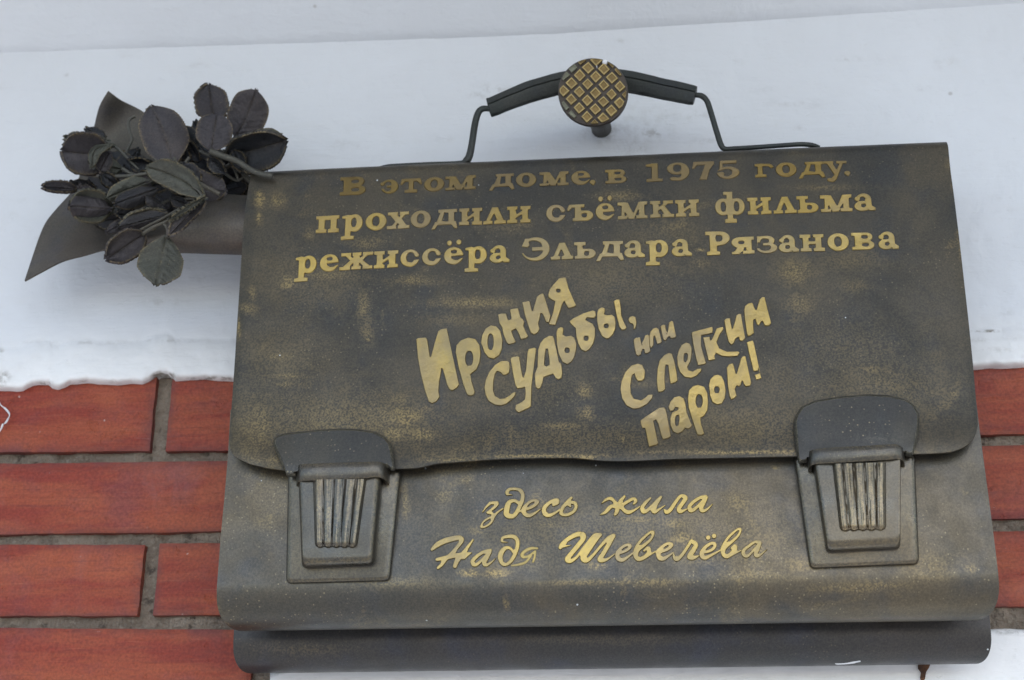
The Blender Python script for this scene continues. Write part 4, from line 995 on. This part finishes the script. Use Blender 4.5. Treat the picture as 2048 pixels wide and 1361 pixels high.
# ---- clasps
def zo(ox, oy, sc, pts): return np.column_stack([ox + np.asarray(pts, float)[:, 0] / sc, oy + np.asarray(pts, float)[:, 1] / sc])
def smooth_poly(p, per=4): return catmull(p, per, True)
def clasp(ox, oy, sc, plate, back, frontq, flut, strap, tab):
    z_ = lambda p: zo(ox, oy, sc, p)
    root = bpy.data.objects.new('lock', None)
    # base plate is the clasp's own mesh: the other pieces hang on it
    o_ = rquad(z_(plate), 10, 6); cen = o_.mean(0)
    def insetp(p, d):
        c_ = p.mean(0); v_ = p - c_; n_ = np.linalg.norm(v_, axis=1, keepdims=True)
        return c_ + v_ * (1 - d / n_ * 1.0)
    def ring(p, Y): return at(p[:, 0], p[:, 1], np.full(len(p), Y))
    o_in1 = rquad(z_(plate) * 1.0, 10, 6)
    def inset_q(q, d):
        q = np.asarray(q, float); out = []
        n_ = len(q)
        for i in range(n_):
            p = q[i]; a = q[i - 1] - p; b_ = q[(i + 1) % n_] - p
            a = a / np.linalg.norm(a); b_ = b_ / np.linalg.norm(b_); s_ = abs(a[0] * b_[1] - a[1] * b_[0])
            out.append(p + (a + b_) * d / s_)
        return np.array(out)
    pq = z_(plate)
    R0 = [ring(rquad(pq, 12, 6), -.1055), ring(rquad(pq, 12, 6), -.1105), ring(rquad(inset_q(pq, 2), 11, 6), -.1122), ring(rquad(inset_q(pq, 5.5), 10, 6), -.1134), ring(rquad(inset_q(pq, 9), 8, 6), -.1138)]
    R0 = [r[::-1] for r in R0]
    V_, F_ = rings(R0)
    P0 = mesh_obj('lock', V_, F_, M['lock'], case, smooth=40, attr={'wear_glint': np.repeat([0, .0, .10, .20, .03], len(R0[0]))})  # paler bevel: the plate's edge highlight is painted in
    b0, f0 = z_(back), z_(frontq)
    le = lambda k: b0 * (1 - k) + f0 * k
    R1 = [ring(rquad(b0, 12, 6), -.108), ring(rquad(le(.12), 12, 6), -.118), ring(rquad(le(.38), 12, 6), -.1238), ring(rquad(le(.72), 11, 6), -.1262), ring(rquad(f0, 9, 6), -.1272), ring(rquad(inset_q(f0, 4), 7, 6), -.1274)]
    V_, F_ = rings([r[::-1] for r in R1])
    mesh_obj('lock_body', V_, F_, M['lock'], P0, smooth=50, attr={'wear_glint': np.repeat([0, 0, .04, .24, .14, .0], len(R1[0]))})  # bright arris of the block painted in as a highlight
    # fluted plate
    fq = z_(flut); nu, nv = 90, 40
    U, Vv = np.meshgrid(np.linspace(0, 1, nu), np.linspace(0, 1, nv))
    Q = ((1 - U) * (1 - Vv))[..., None] * fq[0] + (U * (1 - Vv))[..., None] * fq[1] + (U * Vv)[..., None] * fq[2] + ((1 - U) * Vv)[..., None] * fq[3]
    # rounded lower corners
    cu_ = np.minimum(U, 1 - U); dn = np.clip((Vv - .93) / .07, 0, 1)
    sx = 1 - .10 * dn ** 2; mid = (Q[:, :1] + Q[:, -1:]) / 2
    Q[..., 0] = mid[..., 0] + (Q[..., 0] - mid[..., 0]) * sx
    wob = U + .010 * (fbm(U * 0 + ox, Vv * 3 + ox) - .5) * 2
    ridge = np.abs(np.sin(math.pi * 5 * wob)) ** .5
    stri = .0006 * (fbm(U * 60 + ox, Vv * 1.2) - .5)
    bot = 1.2 * np.sin(math.pi * 5 * U) ** 2 * np.clip((Vv - .9) * 10, 0, 1) * 2
    Q[..., 1] += bot
    edge = np.minimum(np.minimum(cu_ * 14, (1 - Vv) * 16), 1)
    Yf = -.1268 - edge ** .5 * (.0026 + .0024 * ridge + stri * 2.4)
    Gq = at(Q[..., 0], Q[..., 1], Yf)
    V_, F_ = sheet(Gq, .003, nrm=np.broadcast_to(np.array([0, -1., 0]), Gq.shape))
    fw_ = np.clip(ridge * 1.1 - .75, 0, 1) * .7
    mesh_obj('fluted_plate', V_, F_, M['flute'], P0, smooth=70, attr={'wear_glint': np.concatenate([fw_.ravel(), fw_.ravel() * 0])})
    st_ = np.array(strap, float); st_ = catmull(st_, 6)
    nb = 7; Gq = np.zeros((nb, len(st_), 3))
    for i in range(nb):
        u = i / (nb - 1); yy = st_[:, 1] * (1 - u) + st_[:, 2] * u
        p = zo(ox, oy, sc, np.column_stack([st_[:, 0], yy]))
        Gq[i] = at(p[:, 0], p[:, 1], st_[:, 3] + .0016 * abs(2 * u - 1) ** 3)
    V_, F_ = sheet(Gq, .0026)
    hw = np.abs(np.linspace(-1, 1, nb))[:, None] ** 4 * .2 + 0 * st_[None, :, 0]  # bar edges lightened in colour to stand for a highlight
    mesh_obj('hook_bar', V_, F_, M['lock'], P0, smooth=40, attr={'wear_glint': np.concatenate([hw.ravel(), hw.ravel() * 0])})
    tp = z_(tab)
    def F_tab(x, z):
        return F_flap(x, z) - .0035
    lo = shape_loops([('+', 'p', tp)], lambda g: g, blur=4)
    relief(lo, F_tab, .0068, .0030, M['tab'], P0, name='leather_tab', sink=.0020, smooth=50, edge=True)
clasp(540, 850, 4.125, [(150, 372), (1083, 368), (992, 1288), (133, 1310)], [(228, 330), (950, 330), (866, 1165), (262, 1192)], [(247, 330), (882, 330), (822, 1098), (272, 1112)],
      [(352, 452), (800, 447), (722, 1012), (368, 1012)],
      [(216, 400, 515, -.112), (222, 355, 490, -.122), (245, 328, 470, -.129), (300, 323, 462, -.1315), (500, 315, 455, -.132), (760, 308, 443, -.132), (860, 304, 432, -.1315), (925, 312, 440, -.129), (972, 345, 478, -.121), (992, 395, 505, -.111)],
      [(30, 150), (42, 115), (95, 85), (180, 70), (300, 60), (420, 45), (600, 36), (750, 44), (870, 64), (955, 105), (1005, 170), (1025, 260), (1030, 372), (1000, 380), (985, 360), (230, 380), (215, 425), (140, 425), (132, 395), (95, 320), (50, 220)])
clasp(1570, 780, 3.68, [(64, 482), (955, 474), (988, 1282), (183, 1316)], [(185, 440), (853, 430), (850, 1182), (300, 1206)], [(215, 440), (846, 430), (845, 1092), (318, 1122)],
      [(345, 545), (745, 535), (747, 1032), (402, 1040)],
      [(172, 520, 608, -.112), (170, 470, 590, -.121), (190, 448, 560, -.128), (245, 434, 545, -.131), (400, 422, 538, -.132), (600, 412, 525, -.132), (760, 402, 515, -.132), (825, 404, 510, -.131), (865, 425, 520, -.127), (880, 470, 555, -.119), (882, 510, 588, -.111)],
      [(62, 250), (75, 195), (120, 130), (220, 85), (400, 55), (600, 38), (750, 45), (880, 75), (950, 120), (985, 190), (988, 260), (970, 380), (945, 470), (935, 487), (885, 485), (880, 470), (170, 480), (168, 530), (100, 540), (90, 480), (70, 380)])

# ---- handle
def sweep(path, sec, scale, fwd=(0, -1, 0)):
    P = np.asarray(path, float); n_ = len(P); T = np.gradient(P, axis=0); T /= np.linalg.norm(T, axis=1, keepdims=True)
    V_ = []; m2 = len(sec)
    for i in range(n_):
        f_ = np.array(fwd, float) - T[i] * np.dot(fwd, T[i]); f_ /= np.linalg.norm(f_); u_ = np.cross(f_, T[i])
        for a, b_ in sec: V_.append(P[i] + scale[i] * (a * f_ + b_ * u_))
    F_ = []
    for i in range(n_ - 1):
        for k in range(m2):
            k2 = (k + 1) % m2; F_.append([i * m2 + k, i * m2 + k2, (i + 1) * m2 + k2, (i + 1) * m2 + k])
    F_.append(list(range(m2))[::-1]); F_.append([(n_ - 1) * m2 + k for k in range(m2)])
    return V_, F_
hz = lambda p: zo(720, 80, 2.1333, p)
gp = catmull([(549, 292), (575, 284), (640, 256), (720, 226), (800, 202), (870, 186), (990, 172), (1110, 176), (1200, 191), (1300, 214), (1400, 234), (1430, 240)], 6)
gp = hz(gp); GP = at(gp[:, 0], gp[:, 1], np.full(len(gp), -.078))
wk = np.interp(np.linspace(0, 1, len(gp)), [0, .02, .06, .3, .5, .7, .95, 1], [.0165, .0178, .0172, .0195, .0205, .0195, .0175, .0165])
sec = [(.0, .5), (.22, .47), (.40, .10), (.42, .04), (.33, -.01), (.44, -.05), (.42, -.10), (.22, -.44), (.12, -.5), (-.1, -.5), (-.3, -.3), (-.35, 0), (-.25, .4)]
V, Fc = sweep(GP, sec, wk)
V = np.array(V); V += .0009 * (np.column_stack([fbm(V[:, 0] * 90, V[:, 2] * 90), fbm(V[:, 0] * 80 + 5, V[:, 2] * 90), fbm(V[:, 0] * 70 + 9, V[:, 2] * 90)]) - .5)
handle = mesh_obj('handle', V, Fc, M['handle'], case, smooth=30)
for pts, rr in (([(575, 300), (545, 294), (520, 296), (503, 315), (490, 362), (478, 440), (467, 494), (452, 518), (425, 526), (300, 531), (180, 537), (120, 541), (80, 547)], [8, 10, 11, 12, 12, 12, 13, 13, 8, 8, 8, 8, 5]),
                ([(1415, 236), (1440, 236), (1462, 242), (1482, 265), (1500, 320), (1524, 400), (1541, 450), (1558, 466), (1600, 464), (1700, 458), (1800, 451), (1880, 446), (1930, 450), (1962, 458)], [8, 9, 10, 10, 10, 10, 10, 9, 8, 8, 8, 8, 8, 5])):
    q = catmull(np.column_stack([pts, rr]), 5); p = hz(q[:, :2])
    Yk = np.full(len(p), -.080)
    V, Fc = tube(at(p[:, 0], p[:, 1], Yk), q[:, 2] / 2.1333 * .00055, 10, flat=1.0)
    mesh_obj('handle_strut', V, Fc, M['handle'], handle, smooth=50)

# ================================================================== nail
PB = at(1203, 258, 0.0); PH = at(1186, 184, -.118)
ax_ = PH - PB; ln_ = np.linalg.norm(ax_); ax_ /= ln_
nail = thing('nail', tuple(float(v) for v in PB), 'big bronze nail with a gilded waffle-pattern round head, driven in the wall over the handle', 'nail')
e1 = np.cross([0, 0, 1.], ax_); e1 /= np.linalg.norm(e1)
if e1[0] < 0: e1 = -e1
e2 = np.cross(ax_, e1); e2 = e2 if e2[2] > 0 else -e2
def hplane(px, py):
    d = ray(px, py); t = np.dot(PH - CAM, ax_) / (d @ ax_)
    return CAM + d * np.asarray(t)[..., None]
nz = lambda p: zo(1070, 80, 6.1875, p)
th = np.linspace(0, 2 * math.pi, 72, endpoint=False)
rim_px = nz(np.column_stack([718 + 434 * np.cos(th), 645 - 421 * np.sin(th)]))
RIM = hplane(rim_px[:, 0], rim_px[:, 1]); CEN = RIM.mean(0)
hr = lambda k, h: CEN + (RIM - CEN) * k + ax_ * h
R0 = [hr(.80, -.0085), hr(.95, -.0075), hr(1.0, -.0045), hr(1.0, -.001), hr(.985, .0), hr(.5, .0008), hr(.1, .001)]
def orient(V_, F_, nrm, k=-1):
    return V_, F_
V, Fc = rings(R0)
a, b_, c = [np.array(V[i]) for i in Fc[-1][:3]]
if np.dot(np.cross(b_ - a, c - b_), ax_) < 0: Fc = [f[::-1] for f in Fc]
head = mesh_obj('nail_head', V, Fc, M['groove'], nail, smooth=50)
pts = [PB - ax_ * .01 + ax_ * (ln_ + .004) * t for t in np.linspace(0, 1, 14)]
V, Fc = tube(pts, [.0095] * 9 + [.0098, .0105, .0115, .013, .015], 24)
mesh_obj('shank', V, Fc, M['stem_metal'], nail, smooth=50)
def clip_poly(P, C):
    out = list(P)
    n_ = len(C); area = sum(C[i][0] * C[(i + 1) % n_][1] - C[(i + 1) % n_][0] * C[i][1] for i in range(n_)); sg = 1 if area > 0 else -1
    for i in range(n_):
        A = np.array(C[i]); B_ = np.array(C[(i + 1) % n_]); inp = out; out = []
        if not inp: break
        side = lambda p: sg * ((B_[0] - A[0]) * (p[1] - A[1]) - (B_[1] - A[1]) * (p[0] - A[0]))
        for j in range(len(inp)):
            p, q_ = inp[j - 1], inp[j]; sp, sq = side(p), side(q_)
            if (sp >= 0) != (sq >= 0):
                t = sp / (sp - sq); out.append(p + (q_ - p) * t)
            if sq >= 0: out.append(q_)
    return out
circ = [(718 + 412 * math.cos(t), 645 - 399 * math.sin(t)) for t in np.linspace(0, 2 * math.pi, 48, endpoint=False)]
va = np.array([101., -94.]); vb = np.array([97., 108.])
for i in range(-5, 6):
    for j in range(-5, 6):
        c_ = np.array([655., 560.]) + va * i + vb * j
        k = .37 + random.uniform(-.02, .02)
        jt = lambda: np.array([random.uniform(-4, 4), random.uniform(-4, 4)])
        q = [c_ - va * k - vb * k + jt(), c_ + va * k - vb * k + jt(), c_ + va * k + vb * k + jt(), c_ - va * k + vb * k + jt()]
        q = clip_poly(q, circ)
        if len(q) < 3: continue
        q = np.array(q); ar = .5 * abs(np.dot(q[:, 0], np.roll(q[:, 1], 1)) - np.dot(q[:, 1], np.roll(q[:, 0], 1)))
        if ar < 900: continue
        cc = q.mean(0); full = ar > 4200
        def rg(s_, h): 
            p = nz(cc + (q - cc) * s_); return hplane(p[:, 0], p[:, 1]) + ax_ * h
        V, Fc = rings([rg(1, 0.0), rg(.95, .0030), rg(.70 if full else .8, .0030), rg(.60 if full else .7, .0022)])
        a, b_, c = [np.array(V[t]) for t in Fc[-1][:3]]
        if np.dot(np.cross(b_ - a, c - b_), ax_) < 0: Fc = [f[::-1] for f in Fc]
        n4 = len(q); mi = [0] * (2 * n4) + [0] * n4 + [0, 1]
        outer = cc[0] < 480 and not full or (c_[0] < 500 and (c_[1] < 500 or c_[1] > 780)) or cc[0] > 1030 and cc[1] < 520
        mesh_obj('stud', V, Fc, None, head, smooth=0, mats=[M['stud_grey'] if outer else M['stud_rim'], M['stud_grey'] if outer else M['stud_in']], midx=mi)
for (cx_, cy_, rx, ry) in ((866, 286, 33, 31), (768, 345, 6, 16)):
    rg = lambda s_, h: (lambda p: hplane(p[:, 0], p[:, 1]) + ax_ * h)(nz(np.column_stack([cx_ + rx * s_ * np.cos(th[::4]), cy_ - ry * s_ * np.sin(th[::4])])))
    V, Fc = rings([rg(1, 0), rg(.9, .0036), rg(.5, .0045)])
    mesh_obj('paint_drop', V, Fc, M['white_paint'], head, smooth=60)

# rusty break in the plaster under the briefcase
for q_ in ([(1836, 1322), (1852, 1320), (1862, 1326), (1858, 1336), (1852, 1345), (1850, 1358), (1844, 1366), (1840, 1356), (1842, 1346), (1836, 1338)], [(1846, 1362), (1852, 1366), (1849, 1378), (1843, 1374)]):
    relief(shape_loops([('+', 'p', q_)], lambda g: np.asarray(g, float), blur=2), lambda x, z: 0.0 * z + .0008, .0012, .0004, M['rust'], wall, name='rust_break', sink=.0006)
# ================================================================== bouquet
bq = lambda p: zo(0, 140, 2.958, p)
b0_ = at(497, 440, -.06)
bouquet = thing('bouquet', tuple(float(v) for v in b0_), 'dark bronze bouquet of round serrated leaves in a pointed paper wrapper, left of the briefcase', 'bouquet')

def patch(name, T, B, L, R, yf, nr=50, nc=60, mat='paper', th_=.0015, per=5):
    PXp = coons(catmull(bq(T), per), catmull(bq(B), per), catmull(bq(L), per), catmull(bq(R), per), nr, nc)
    s, t = np.meshgrid(np.linspace(0, 1, nc), np.linspace(0, 1, nr))
    Gp = at(PXp[..., 0], PXp[..., 1], yf(s, t))
    V_, F_ = sheet(Gp, th_)
    return mesh_obj(name, V_, F_, M[mat], bouquet, smooth=60)
patch('wrapper', [(640, 125), (720, 185), (830, 240), (960, 330), (1100, 420), (1300, 530), (1500, 640)],
      [(145, 1247), (250, 1190), (370, 1130), (500, 1095), (640, 1058), (900, 1030), (1150, 1030), (1450, 1030)],
      [(640, 125), (590, 210), (560, 320), (540, 420), (500, 540), (465, 640), (420, 725), (340, 815), (275, 895), (235, 980), (190, 1110), (145, 1247)],
      [(1500, 640), (1490, 760), (1470, 900), (1450, 1030)],
      lambda s, t: -.018 - .030 * (1 - t) ** 2 * 1.2 - .060 * t ** 2 * (1 - .85 * s) + .006 * np.sin(s * 9 + t * 4) * (1 - s) - .012 * s - .016 * np.exp(-(s / .12) ** 2) * np.exp(-((t - .05) / .15) ** 2) + .004 * np.sin(t * 9 + 2 * s))
patch('wrapper_fold', [(640, 1010), (760, 950), (900, 915), (1000, 885), (1070, 832), (1120, 792), (1190, 755), (1240, 738), (1290, 733), (1380, 738), (1490, 746)],
      [(640, 1066), (800, 1073), (900, 1078), (1150, 1088), (1450, 1097)],
      [(640, 1010), (636, 1040), (640, 1066)], [(1490, 746), (1475, 900), (1450, 1097)],
      lambda s, t: -.058 - .034 * np.sin(math.pi * np.clip(t * .86 + .10, 0, 1)) ** .8 + .004 * np.exp(-((s - .62) / .25) ** 2) * np.sin(math.pi * t), nr=40)

def leaf(base, tip, width, Yb=-.10, Yt=-.10, mat='leaf_purple', roll=0, cup=.12, bend=0., skew=0., tw=0., blunt=.5, serr=1.0, parent=None):
    B_ = at(*bq([base])[0], Yb); T_ = at(*bq([tip])[0], Yt)
    ax = T_ - B_; L = np.linalg.norm(ax); a = ax / L
    v = B_ - CAM; v /= np.linalg.norm(v)
    s = np.cross(a, v); s /= np.linalg.norm(s); n = np.cross(s, a); n = n if np.dot(n, v) < 0 else -n
    dpx = np.linalg.norm(at(*bq([base])[0], Yb) - CAM) / F_PX / 2.958
    W = width * dpx / 2 * 1.02
    nu, nv = 100, 19
    u = np.linspace(0, 1, nu)[:, None]; w = np.linspace(-1, 1, nv)[None]
    cupdir = 1 if random.random() < .62 else -1
    uu = np.clip(u, 0, 1) ** (1.0 + .15 * (1 - blunt))
    sh = np.sqrt(np.clip(1 - np.abs(2 * uu - 1) ** 2.6, 0, 1))
    sh = np.minimum(sh, (1.75 + .75 * blunt) * (1 - u) ** .60)
    sh = np.minimum(sh, (1.65 + .4 * blunt) * (u + .004) ** .62) + 1e-3
    tri = np.abs(((u * 24) % 1) - .5) * 2
    sh = sh * (1 + .032 * serr * (tri - .5) * np.clip(u * 6, 0, 1) * np.clip((1 - u) * 6, 0, 1))
    off = w * sh * W
    ang = math.radians(roll) + math.radians(tw) * (u - .5)
    hgt = (-cup if cupdir < 0 else cup * 1.1 + .08) * W * (np.abs(w) ** 1.7) * sh * 1.6 + bend * L * (u ** 2) * 1.0
    k = random.uniform(0, 30)
    hgt = hgt + .0016 * (fbm(u * 3 + k, w * 1.5 + k) - .5) * 2
    rib = -.0011 * np.exp(-(w * sh / .05) ** 2)
    vein = -.0005 * np.clip(1 - np.abs((((u - .22 * np.abs(w) * sh) * 8) % 1) - .5) / .10, 0, 1)
    hgt = hgt + rib + vein
    C_ = B_ + a * (u * L)[..., None] + s * (skew * L * np.sin(math.pi * u))[..., None]
    sd = s * np.cos(ang)[..., None] + n * np.sin(ang)[..., None]; nd = -s * np.sin(ang)[..., None] + n * np.cos(ang)[..., None]
    Gl = C_ + sd * off[..., None] + nd * hgt[..., None]
    du = np.gradient(Gl, axis=1); dv = np.gradient(Gl, axis=0)
    nn = np.cross(dv, du); nn /= np.linalg.norm(nn, axis=2, keepdims=True) + 1e-12
    if np.mean(nn @ v) > 0: Gl = Gl[:, ::-1]
    V_, F_ = sheet(Gl, .0024)
    rimw = (np.abs(w) ** 14 * .42 + 0 * u + .08 * np.exp(-(w / .05) ** 2)) * (.5 + fbm(u * 12 + k, w + k))  # paler rim painted in for light caught on the leaf edge
    return mesh_obj('leaf', V_, F_, M[mat], parent or bouquet, smooth=50, attr={'wear_glint': np.concatenate([rimw.ravel(), rimw.ravel() * 0])})
def sprig(pts, r, Y, mat='sprig'):
    q = catmull(pts, 5); Yk = np.interp(np.linspace(0, 1, len(q)), np.linspace(0, 1, len(Y)) if hasattr(Y, '__len__') else [0, 1], Y if hasattr(Y, '__len__') else [Y, Y])
    p = bq(q); V_, F_ = tube(at(p[:, 0], p[:, 1], Yk), np.linspace(r, r * .8, len(q)) * .00044 / 2.958, 8)
    return mesh_obj('sprig', V_, F_, M[mat], bouquet, smooth=60)

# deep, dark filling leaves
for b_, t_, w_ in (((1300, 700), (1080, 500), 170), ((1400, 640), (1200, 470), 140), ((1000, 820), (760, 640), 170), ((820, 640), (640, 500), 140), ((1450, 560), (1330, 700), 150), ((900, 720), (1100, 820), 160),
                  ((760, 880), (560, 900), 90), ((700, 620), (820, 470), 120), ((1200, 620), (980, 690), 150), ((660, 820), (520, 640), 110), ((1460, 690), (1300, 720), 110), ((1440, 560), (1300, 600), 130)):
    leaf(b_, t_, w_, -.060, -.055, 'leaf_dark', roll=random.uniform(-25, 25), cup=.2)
# leaves one by one: base, tip, width, depth at base and tip
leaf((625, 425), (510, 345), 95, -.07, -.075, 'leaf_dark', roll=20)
leaf((1020, 560), (895, 216), 262, -.095, -.105, 'leaf_purple', cup=.10, blunt=.9, skew=-.04)
leaf((1275, 330), (1232, 88), 182, -.075, -.085, 'leaf_purple', cup=.08, blunt=.6)
leaf((1395, 400), (1515, 120), 222, -.075, -.09, 'leaf_purple', cup=.08, blunt=.8, tw=15, skew=-.04)
leaf((1345, 520), (1690, 420), 215, -.085, -.100, 'leaf_dark', cup=.35, roll=12, blunt=.9)
leaf((1330, 505), (1668, 395), 170, -.078, -.095, 'leaf_green', cup=.2, roll=-10, blunt=.9)
leaf((1250, 480), (1285, 256), 205, -.105, -.110, 'leaf_purple', cup=.05, blunt=1.0)
leaf((1265, 530), (1045, 335), 120, -.085, -.080, 'leaf_dark', cup=.15, roll=-20)
leaf((1240, 545), (1150, 300), 90, -.070, -.070, 'leaf_dark', cup=.15, roll=-20)
leaf((650, 500), (368, 480), 225, -.100, -.115, 'leaf_purple', cup=.25, blunt=1.0, bend=-.06, skew=.03)
leaf((650, 425), (380, 400), 60, -.092, -.100, 'leaf_green', cup=.3, roll=35)
leaf((672, 440), (545, 575), 70, -.108, -.118, 'leaf_green', cup=.3, roll=30, skew=-.25)
leaf((735, 590), (556, 560), 105, -.085, -.105, 'leaf_green', cup=.2, roll=10)
leaf((650, 480), (590, 600), 90, -.10, -.11, 'leaf_purple', cup=.2)
leaf((455, 705), (255, 692), 62, -.095, -.110, 'leaf_purple', cup=.4, roll=25, blunt=1.0)
leaf((560, 700), (420, 668), 60, -.080, -.090, 'leaf_dark', cup=.3, roll=-10)
leaf((655, 825), (414, 808), 165, -.100, -.118, 'leaf_purple', cup=.45, blunt=.9)
leaf((665, 815), (418, 800), 178, -.095, -.108, 'leaf_green', cup=.3, blunt=.9)
leaf((930, 640), (632, 760), 118, -.100, -.112, 'leaf_green', cup=.2, roll=-15, blunt=.9)
leaf((935, 700), (680, 790), 112, -.110, -.122, 'leaf_dark', cup=.4, roll=15, blunt=1.0)
leaf((1200, 748), (868, 575), 150, -.118, -.125, 'leaf_green', cup=.15, blunt=.8, skew=-.07)
leaf((1075, 600), (1330, 720), 185, -.090, -.085, 'leaf_purple', cup=.2, skew=-.12, blunt=.8)
leaf((1065, 600), (822, 610), 105, -.098, -.100, 'leaf_dark', cup=.35, skew=.30, roll=20)
leaf((985, 858), (705, 935), 112, -.105, -.115, 'leaf_dark', cup=.3, roll=-18)
leaf((980, 850), (712, 925), 128, -.100, -.110, 'leaf_green', cup=.2, roll=-18)
leaf((765, 885), (636, 960), 66, -.095, -.100, 'leaf_purple', cup=.2)
leaf((852, 972), (632, 1118), 150, -.118, -.128, 'leaf_purple', cup=.30, blunt=.8)
leaf((985, 985), (922, 1266), 250, -.118, -.125, 'leaf_green', cup=.10, blunt=.35)
leaf((1215, 758), (1005, 975), 80, -.112, -.125, 'leaf_purple', cup=.35, roll=18, blunt=.9)
leaf((1220, 748), (1000, 890), 24, -.118, -.130, 'leaf_green', cup=.2, blunt=.9)
leaf((1120, 520), (1040, 470), 80, -.08, -.08, 'leaf_dark')
for b_, t_, w_, Y_, mt in (((640, 560), (520, 470), 70, -.09, 'leaf_dark'), ((700, 690), (600, 620), 70, -.10, 'leaf_dark'), ((880, 690), (800, 620), 80, -.10, 'leaf_purple'), ((1180, 660), (1080, 560), 90, -.095, 'leaf_dark'),
                          ((1330, 610), (1240, 520), 80, -.09, 'leaf_dark'), ((1440, 600), (1380, 480), 80, -.085, 'leaf_dark'), ((960, 800), (860, 740), 80, -.105, 'leaf_dark'), ((820, 870), (690, 850), 70, -.10, 'leaf_dark'),
                          ((560, 760), (470, 690), 70, -.095, 'leaf_purple'), ((1120, 800), (1010, 760), 70, -.105, 'leaf_dark'), ((900, 560), (760, 540), 90, -.09, 'leaf_dark'), ((1180, 540), (1100, 420), 90, -.075, 'leaf_dark')):
    leaf(b_, t_, w_, Y_, Y_ - .008, mt, roll=random.uniform(-35, 35), cup=.3)
# sprigs
for pts, r, Y in (
    ([(800, 275), (762, 300), (765, 360), (782, 410), (765, 450), (745, 495)], 9, -.090),
    ([(560, 425), (640, 432), (700, 470), (760, 530), (820, 590)], 10, [-.105, -.095]),
    ([(1405, 395), (1370, 430), (1345, 455), (1340, 490)], 11, -.082), ([(1315, 330), (1325, 400), (1340, 460)], 8, -.082),
    ([(1240, 480), (1300, 505), (1400, 540), (1480, 590), (1540, 615), (1612, 628)], 20, [-.105, -.100, -.098]),
    ([(1030, 612), (1110, 635), (1190, 680), (1300, 735)], 16, [-.108, -.10]),
    ([(640, 632), (760, 628), (880, 612), (960, 590)], 12, [-.105, -.11]),
    ([(725, 585), (760, 608), (800, 620)], 12, -.10),
    ([(1030, 520), (1050, 560), (1075, 605)], 10, -.10), ([(1120, 520), (1090, 560), (1078, 605)], 10, -.10),
    ([(845, 972), (900, 935), (1000, 890), (1080, 830)], 12, [-.122, -.11]), ([(800, 965), (880, 920), (960, 880), (1060, 820)], 8, [-.112, -.11]),
    ([(990, 995), (992, 960), (985, 930), (968, 912)], 10, -.120), ([(1195, 745), (1170, 712), (1140, 695)], 8, -.120),
    ([(1290, 560), (1340, 620), (1410, 655), (1480, 590)], 10, -.075), ([(1370, 520), (1385, 580), (1410, 650)], 9, -.08), ([(1180, 480), (1280, 530), (1340, 570), (1380, 520)], 10, -.085),
    ([(900, 840), (980, 780), (1060, 770), (1150, 760)], 10, -.085), ([(1320, 480), (1400, 540), (1440, 620), (1500, 680)], 14, -.075), ([(600, 800), (720, 830), (860, 800)], 9, -.08),
    ([(880, 500), (960, 560), (1060, 600)], 9, -.095)):
    sprig(pts, r, Y)
